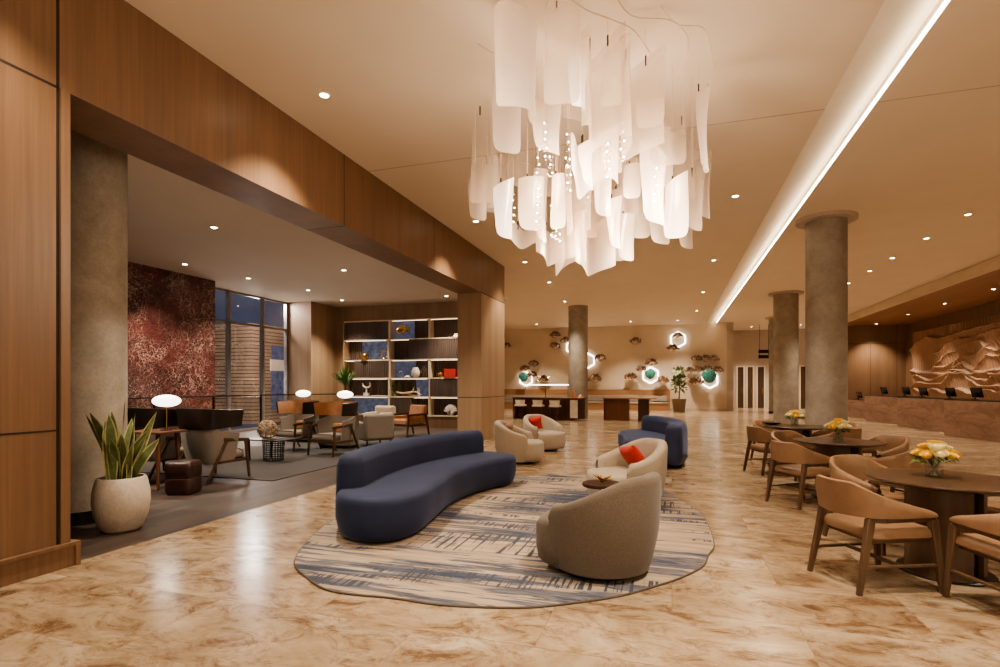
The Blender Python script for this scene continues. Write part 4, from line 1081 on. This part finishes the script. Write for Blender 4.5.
t = empty('bar_counter', (-5.16, 22.82, 0), radians(-17), 'long dark wood communal bar table with three stools', 'table')
MB().b2(-1.56,1.74,-.35,.35,.90,.945).build('tabletop', M['barwood'], t, bevel=.006)
MB().b2(-1.54,-1.44,-.3,.3,0,.90).build('end_panel', M['darkwood'], t)
MB().b2(-1.44,1.25,.22,.28,0,.90).build('modesty_panel', M['barwood'], t)
MB().b2(1.25,1.68,-.3,.3,.06,.90).build('cooler_cabinet', M['darkwood'], t)
MB().b2(1.29,1.64,-.315,-.3,.12,.86).build('pale_door', M['ceramic'], t)
def stool(loc, rz, label):
    t = empty('bar_stool', loc, rz, label, 'stool', 'cream bar stools at the communal table')
    outline_solid(MB(), smooth_closed([(-.2,-.2),(.2,-.2),(.22,.1),(.15,.22),(-.15,.22),(-.22,.1)], 4), [(.56,.02),(.58,0),(.62,0),(.64,.03)]).build('seat', M['ceramic'], t, ang=50)
    rings = []
    for i in range(17):
        a = radians(-80+160*i/16); rings.append([(r_*sin(a), -r_*cos(a), z) for r_, z in ((.22,.64),(.25,.84),(.215,.84),(.19,.64))])
    MB().loft(rings, True, True).build('backrest', M['ceramic'], t, ang=50)
    for sx in (-1,1):
        for sy in (-1,1): MB().bar((sx*.2,sy*.2,0),(sx*.15,sy*.15,.56),.025,.025).build('leg', M['darkwood'], t)
    MB().b2(-.18,.18,.17,.19,.2,.22).b2(-.18,.18,-.19,-.17,.2,.22).b2(-.19,-.17,-.18,.18,.2,.22).b2(.17,.19,-.18,.18,.2,.22).build('footrest', M['bronze'], t)
    return t
for i, (u, lab) in enumerate(((-1.0,'cream bar stool, leftmost of three at the bar table'),(-.12,'cream bar stool, middle of three at the bar table'),(.7,'cream bar stool, rightmost of three at the bar table'))):
    x = -5.16+u*cos(radians(-17))+.50*sin(radians(-17)); y = 22.82+u*sin(radians(-17))-.50*cos(radians(-17))
    if i == 0: S0 = stool((x,y,0), radians(-17), lab)
    else: dup(S0, (x,y,0), radians(-17), lab)
t = empty('light_bar_lamp', (-5.21, 22.87, .945), radians(-17), 'slim linear lamp on three thin posts on the bar table', 'lamp')
MB().b2(-1.05,1.1,-.02,.02,.52,.56).build('light_bar', M['hexglow'], t)
for x in (-1.03,0,1.08): MB().b2(x-.012,x+.012,-.012,.012,0,.52).build('post', M['brass'], t)
for i, (u, h, m_, nm, lab) in enumerate(((1.30,.36,'cone','cone_sculpture','orange glazed cone on the right end of the bar table'),(1.60,.14,'cone','cone_sculpture','shorter orange cone beside the taller cone on the bar table'))):
    x = -5.16+u*cos(radians(-17)); y = 22.82+u*sin(radians(-17))
    tag(MB().lathe([(.001,0),(.13,0),(.10,h*.3),(.03,h*.9),(.001,h)], seg=18).build(nm, M[m_], None, (x,y-.05+.12*i,.9455)), lab, 'sculpture')
t = empty('high_table', (-1.70, 23.1, 0), radians(-17), 'tall dark wood table on two slab legs right of the slim column', 'table')
MB().b2(-1.05,1.05,-.38,.38,.90,.95).build('tabletop', M['bench'], t, bevel=.006)
MB().b2(-1.0,.10,-.33,-.22,0,.90).b2(-1.0,-.88,-.33,.33,0,.90).build('slab_leg', M['barwood'], t)
MB().b2(.50,.62,-.33,.33,0,.90).b2(.62,.95,-.33,-.25,0,.90).build('slab_leg', M['darkwood'], t)

# plant by the back wall
t = empty('potted_tree', (.36, 30.6, 0), 0, 'bushy green tree in a tapered pot against the back wall', 'plant')
MB().lathe([(.001,0),(.28,0),(.38,.72),(.34,.72),(.32,.66),(.001,.66)], seg=24).build('planter', M['stemwood'], t)
MB().tube([(0,0,.66),(.04,0,1.3),(-.02,0,2.0)], .035, 8).tube([(0,0,1.1),(.2,.1,1.5)], .02, 6).build('stem', M['stemwood'], t)
lf = MB(); rnd = random.Random(8)
for (cx, cz, rr, n_) in ((0,2.15,.24,70),(.12,1.75,.28,80),(-.14,1.6,.24,60),(.02,1.3,.30,80)):
    for k in range(n_):
        a = rnd.uniform(0,2*pi); el = rnd.uniform(-.8,1.4); q = rr*rnd.uniform(.3,1); d = Vector((cos(a)*cos(el), sin(a)*cos(el), sin(el)))
        p = Vector((cx,0,cz))+d*q; sd = d.orthogonal().normalized()*.05
        lf.add([tuple(p),tuple(p+d*.1+sd),tuple(p+d*.2),tuple(p+d*.1-sd)], [(0,1,2,3)])
lf.build('foliage', M['leaf'], t)

# wall sculptures
def wflower(x, z, r, label, r0=0.0):
    t = empty('metal_flower', (x, 32.62, z), 0, label, 'wall art', 'bronze and glass wall flowers')
    cup = MB(); rn = random.Random(int(r0*10)+3)
    for L, (zz, rr) in enumerate(((.62,.45),(.42,.75),(.2,1.0),(-.02,.95))):
        rings = []; ph = rn.uniform(0,6); n1 = rn.choice((5,6,7)); n2 = rn.choice((9,11))
        for i in range(5):
            u = i/4; row = []
            for k in range(32):
                a = 2*pi*k/32; q = r*rr*(.15+.85*u)*(1+.18*u*sin(n1*a+ph)+.1*u*sin(n2*a))
                row.append((q*cos(a), q*.6*sin(a), r*(zz-.12*u*u) + .22*r*u*sin(n1*a+ph*2) + .1*r*u*sin(n2*a+ph)))
            rings.append(row)
        cup.loft(rings, True, False)
    cup.build('ruffled_cap', M['copper'], t, ang=30)
    MB().lathe([(.001,-.75*r),(.45*r,-.62*r),(.8*r,-.25*r),(.88*r,.2*r)], seg=20, cap=False).build('glass_bowl', M['frostbowl'], t, ang=60)
    MB().tube([(0,0,.4*r),(0,.37,.4*r)], .015, 6).build('wall_pin', M['bronze'], t)
for i, (x, z, r, lab) in enumerate(((-9.94,3.95,.26,'bronze wall flower beside the wood pillar, far left of the back wall'),(-6.84,4.55,.32,'uppermost bronze wall flower left of the slim column'),(-6.2,4.2,.30,'bronze wall flower touching the left edge of the slim column'),
    (-6.84,3.86,.32,'lower bronze wall flower left of the slim column'),(-4.1,3.1,.32,'bronze wall flower just right of the slim column'),(-4.4,1.85,.40,'bronze wall flower low beside the slim column'),(-2.03,4.05,.33,'lone bronze wall flower high on the middle of the back wall'),
    (.33,4.32,.26,'small bronze flower inside the lit hexagon ring'),(.04,3.6,.33,'bronze wall flower just below the lit hexagon ring'),
    (-8.75,2.5,.3,'bronze wall flower at upper left of the left cluster'),(-8.2,2.8,.32,'topmost bronze wall flower of the left cluster'),(-8.3,2.1,.33,'bronze wall flower in the middle of the left cluster'),(-7.6,1.85,.34,'rightmost bronze wall flower of the left cluster'),
    (-2.3,1.95,.34,'leftmost bronze wall flower of the middle cluster'),(-1.72,2.4,.30,'second bronze wall flower from the left in the middle cluster'),(-1.17,2.78,.34,'topmost bronze wall flower of the middle cluster'),(-.5,1.75,.36,'rightmost bronze wall flower of the middle cluster'),
    (1.35,2.95,.3,'left bronze flower in the top row of the right cluster'),(1.8,2.98,.3,'middle bronze flower in the top row of the right cluster'),(2.22,2.95,.3,'right bronze flower in the top row of the right cluster'),
    (1.0,2.3,.3,'leftmost bronze flower in the second row of the right cluster'),(1.45,2.34,.28,'second bronze flower in the second row of the right cluster'),(1.9,2.38,.28,'third bronze flower in the second row of the right cluster'),(2.45,2.32,.3,'rightmost bronze flower in the second row of the right cluster'),
    (1.3,1.65,.38,'lowest bronze flower of the right cluster'))):
    wflower(x, z, r, lab, i*1.3)
def hexring(x, z, r, label, y=32.9):
    t = empty('hexagon_light', (x, y, z), 0, label, 'wall light', 'glowing hexagon rings')
    p = [(r*sin(pi*k/3), 0, r*cos(pi*k/3)) for k in range(7)]
    q = MB()
    for a, b in zip(p, p[1:]): q.tube([a, b], .042, 8)
    q.build('light_tube', M['hexglow'], t)
    q = MB()
    for a, b in zip(p, p[1:]): q.tube([(a[0],.05,a[2]), (b[0],.05,b[2])], .03, 6)
    q.build('ring_frame', M['bronze'], t)
for x, z, r, lab in ((.33,4.1,.45,'glowing hexagon ring high on the back wall above the tree'),(-8.76,1.85,.45,'glowing hexagon ring behind the left flower cluster'),(-1.2,2.05,.48,'glowing hexagon ring behind the middle flower cluster'),
        (2.05,1.75,.46,'glowing hexagon ring behind the right flower cluster'),(-4.90,2.95,.46,'glowing hexagon ring behind the slim column, right side'),(-5.80,3.8,.42,'glowing hexagon ring behind the slim column, left side')):
    hexring(x, z, r, lab)
for x, z, r, lab in ((-8.76,1.97,.28,'teal glass orb in the left flower cluster'),(-1.2,2.12,.28,'teal glass orb in the middle flower cluster'),(1.98,1.98,.36,'teal glass orb in the right flower cluster')):
    q = MB(); rings = []
    for i in range(11):
        a = pi*(i+.02)/10.04
        rings.append([(r*sin(a)*cos(2*pi*k/30)*(1+.14*sin(6*2*pi*k/30+i*1.7)), r*.5*sin(a)*sin(2*pi*k/30), r*cos(a)*(1+.10*sin(5*2*pi*k/30+i))) for k in range(30)])
    q.loft(rings, True, True)
    o_ = tag(q.build('glass_orb', M['teal'], None, (x, 32.3, z), ang=50), lab, 'wall art', 'teal glass orbs')
    MB().tube([(0,0,0),(0,.69,0)], .02, 6).build('wall_pin', M['bronze'], o_)

# ------------------------------------------------------------------ chandelier
ch = empty('chandelier', (-.9, 6.0, ZC), 0, 'huge chandelier of hanging curved frosted glass sheets and clear bulbs', 'chandelier')
CX, CY = -.9, 6.0
TH = math.atan(172/540)
Rv = Vector((cos(TH), sin(TH), 0)); Fv = Vector((-sin(TH), cos(TH), 0))
def sheet(cx, cy, zt, zb, w, curve, kind, yaw, slant=0.0, tip=.5, wave=0):
    """a hanging curved sheet; top edge slanted, bottom a rounded tongue"""
    rows = []; nu, nv = 14, 12
    for i in range(nv+1):
        v = i/nv; row = []
        for j in range(nu+1):
            u = -1+2*j/nu
            ztop = zt + slant*u*.5
            bot = zb + (.28*min(tip,1)*w if wave else tip*min(zt-zb, .8*w))*(1-sqrt(max(0, 1-min(1, abs(u))**2.4)))*.7 + .035*wave*sin(u*4)
            z = bot+(ztop-bot)*v
            if wave: x = u*w/2; y = curve*.5*sin(u*pi*1.1+wave)*(1)
            else:
                A = curve*2.0
                x = w/2*sin(u*A)/max(.2, sin(min(A, pi/2))); y = -w/2*(cos(u*A)-cos(A))
            y += .03*sin(v*3+u)
            row.append((x, y, z))
        rows.append(row)
    T = Matrix.Translation((cx-CX, cy-CY, -ZC)) @ Matrix.Rotation(yaw, 4, 'Z')
    MB().loft(rows, False, False, False, 0, T).build('glass_sheet', M['frost'][kind], ch, ang=80)
    hx, hy = cx-CX, cy-CY
    return (hx, hy, zt-ZC)
# (lateral m, depth m, top z, bottom z, width, curve, material, yaw, slant, tip, wave)
S = [(-.10,5.00,0,0,0,0,0,0,0,0,0)]
spec = [
 (515,5.05, 20,118,40,.8,0, .35,-.25,.5,0),(562,4.9, 4,108,34,.5,1,-.3,-.2,.6,0),(596,5.4, 42,142,38,.6,1,.1,.05,.3,1),(632,5.5, 55,152,40,.6,1,.2,-.1,.3,1),
 (507,5.9, 78,156,28,.5,0,.2,-.1,.8,0),(546,5.7,105,158,30,.7,0,.5,.0,.9,0),(702,5.9, 88,172,20,.6,0,.9,.2,.5,0),(590,6.1,138,188,46,.5,2,.1,.1,.4,2),
 (572,6.2, 60,125,24,.7,3,.4,0,.5,0),(668,5.8, 88,168,34,.5,3,-.2,0,.5,0),(686,6.3,120,200,26,.5,3,.4,0,.6,0),(484,6.2,110,205,26,.5,3,-.3,0,.5,0),(655,6.6,70,150,26,.6,3,.6,0,.5,0),
 (504,6.0,182,240,20,.6,2,.5,.15,1,0),(531,6.1,178,232,24,.5,0,0,0,1,0),(541,6.4,170,243,16,.6,0,.8,0,1,0),(558,6.0,175,230,14,.6,0,-.4,0,1,0),(573,6.5,172,232,24,.4,0,.3,0,.4,1),
 (585,5.9,140,190,20,.7,2,1.0,.2,.9,0),(603,6.0,148,218,18,.6,0,.2,0,1,0),(614,6.4,198,250,16,.7,2,.6,.1,1,0),(632,6.1,165,200,16,.6,0,-.3,0,1,0),(651,6.0,155,228,26,.8,2,.6,-.3,.9,0),
 (676,5.9,180,240,22,.6,2,-.5,.15,1,0),(695,6.1,172,232,18,.5,1,.2,0,1,0),(704,6.5,150,220,16,.6,1,.4,0,1,0),(478,6.3,178,222,18,.6,1,.3,0,1,0),(490,6.6,160,210,20,.6,1,-.3,0,.8,0),
 (523,6.8,225,245,34,.5,0,0,0,.4,1),(552,6.8,226,262,36,.6,0,.1,0,.5,1),(592,6.6,218,272,36,.6,0,0,0,.6,1),(567,6.9,222,268,26,.6,0,.3,0,.7,2),(626,6.5,215,262,18,.6,0,.2,0,1,0),(660,6.4,205,246,22,.6,1,.2,0,1,0),
 (640,6.6,190,240,20,.6,1,-.2,0,1,0),(618,6.8,190,262,14,.6,0,-.2,0,1,0),(686,6.7,200,250,16,.6,1,.2,0,1,0),(612,5.6,120,175,22,.6,3,.2,0,1,0),(520,6.6,130,190,26,.6,3,.2,0,1,0),(548,6.9,140,200,30,.6,3,.2,0,1,0),(640,6.9,120,190,30,.6,3,.2,0,1,0),
 (577,5.6,62,112,18,.8,2,.5,-.1,.6,0),(586,6.8,190,240,26,.6,1,.2,0,1,0),(670,6.9,160,215,26,.6,1,-.2,0,1,0),(496,6.9,160,215,26,.6,1,-.2,0,1,0),(602,7.1,170,230,26,.6,1,-.2,0,1,0),(628,7.0,160,225,20,.6,0,-.2,0,1,0),(662,6.1,130,190,18,.7,0,-.6,0,1,0),
 (536,5.4,60,130,20,.7,3,.5,0,.8,0),(611,5.1,40,110,20,.7,3,-.5,0,.8,0),(650,5.3,60,130,26,.5,3,-.5,0,.8,0),
]
SHEETS = []
for (px, D, yt, yb, wp, cu, kind, yaw, sl, tip, wave) in spec:
    # heights and positions in metres, measured from the hall's own axes
    a = (px-500)/540*D; zt = 1.5+(384.5-yt)/540*D; zb = 1.5+(384.5-yb)/540*D; w = wp/540*D*1.05
    zt = min(zt, ZC-.06)
    p = Rv*a + Fv*D
    SHEETS.append((round(p.x,3), round(p.y,3), round(zt,3), round(zb,3), round(w,3), cu, kind, TH+yaw, sl, tip, wave))
wires = MB(); clips = MB()
for s_ in SHEETS:
    hx, hy, hz = sheet(*s_)
    q = .3*s_[4]
    wires.tube([(hx-q*.5, hy, hz-.02), (hx-q*.5, hy, 0)], .0022, 4)
    clips.tube([(hx-q*.5, hy, hz-.05), (hx-q*.5, hy, hz+.05)], .009, 6)
wires.build('suspension_wires', M['white'], ch); clips.build('wire_clips', M['bronze'], ch)
cab = MB()
def swoop(pts): cab.tube(smooth_open([(x-CX, y-CY, z) for x, y, z in pts], 6), .007, 6)
swoop([(-.95,4.7,-.01),(-.75,4.9,-.10),(-.55,5.0,-.16),(-.35,5.3,-.12),(-.2,5.5,-.25)])
swoop([(-.5,4.9,-.01),(-.35,5.2,-.05),(0,5.3,-.10),(.15,5.5,-.2),(.1,5.8,-.35)])
swoop([(-.1,5.2,-.01),(.05,5.4,-.08),(.3,5.5,-.12),(.4,5.9,-.3)])
swoop([(-1.9,5.2,-.01),(-1.7,5.3,-.10),(-1.4,5.2,-.12),(-1.3,5.5,-.25)])
swoop([(-1.9,6.2,-.01),(-1.95,6.0,-.15),(-1.8,5.9,-.3),(-1.85,5.8,-.5)])
cab.build('curved_cables', M['white'], ch)
rnd = random.Random(12)
for k in range(18):
    a = rnd.uniform(0,2*pi); q = sqrt(rnd.uniform(.0,1)); x = q*1.1*cos(a); y = q*.8*sin(a); z = -rnd.uniform(.75,1.5)
    s_ = MB(); g_ = MB()
    for j in range(5):
        s_.ball((x+rnd.uniform(-.02,.02),y+rnd.uniform(-.02,.02),z-.085*j), .008, 8, 6)
        g_.ball((x,y,z-.085*j), .034, 12, 8)
    s_.tube([(x,y,z),(x,y,0)], .0018, 4, 1)
    s_.build('bulb_string', [M['down'], M['white']], ch)
    g_.build('crystal_string', M['glass'], ch)
for (x, y, z, e) in ((-1.3,5.7,3.7,20),(-.5,6.1,3.5,28),(.0,5.9,3.6,20),(-1.3,6.2,3.1,38),(-.3,6.4,3.0,42),(-.8,5.6,3.8,16)):
    l = bpy.data.lights.new('chandelier_glow', 'POINT'); l.energy = e; l.color = (1,.83,.64); l.shadow_soft_size = .12
    o = bpy.data.objects.new('chandelier_glow', l); COL.objects.link(o); o.location = (x, y, z)

# ------------------------------------------------------------------ broad warm light
def arealight(loc, sx, sy, e, rot=(0,0,0), col=(1,.74,.48)):
    l = bpy.data.lights.new('soft_ceiling_light', 'AREA'); l.shape = 'RECTANGLE'; l.size = sx; l.size_y = sy; l.energy = e; l.color = col
    o = bpy.data.objects.new('soft_ceiling_light', l); COL.objects.link(o); o.location = loc; o.rotation_euler = rot
w = bpy.data.worlds.new('world'); scene.world = w; w.use_nodes = True
bg = w.node_tree.nodes['Background']; bg.inputs['Color'].default_value = (1,.82,.61,1); bg.inputs['Strength'].default_value = .9

# ------------------------------------------------------------------ camera
cam = bpy.data.cameras.new('camera'); co = bpy.data.objects.new('camera', cam); COL.objects.link(co)
co.location = (0, 0, 1.5); co.rotation_euler = (pi/2, 0, TH)
cam.sensor_width = 36; cam.lens = 540*36/1000; cam.shift_y = .051; cam.clip_start = .05; cam.clip_end = 200
scene.camera = co
scene.view_settings.view_transform = 'AgX'
scene.view_settings.look = 'AgX - Medium High Contrast'
scene.view_settings.exposure = 0.30
scene.cycles.use_denoising = True
scene.cycles.max_bounces = 6; scene.cycles.transparent_max_bounces = 16; scene.cycles.diffuse_bounces = 4
scene.cycles.sample_clamp_indirect = 4
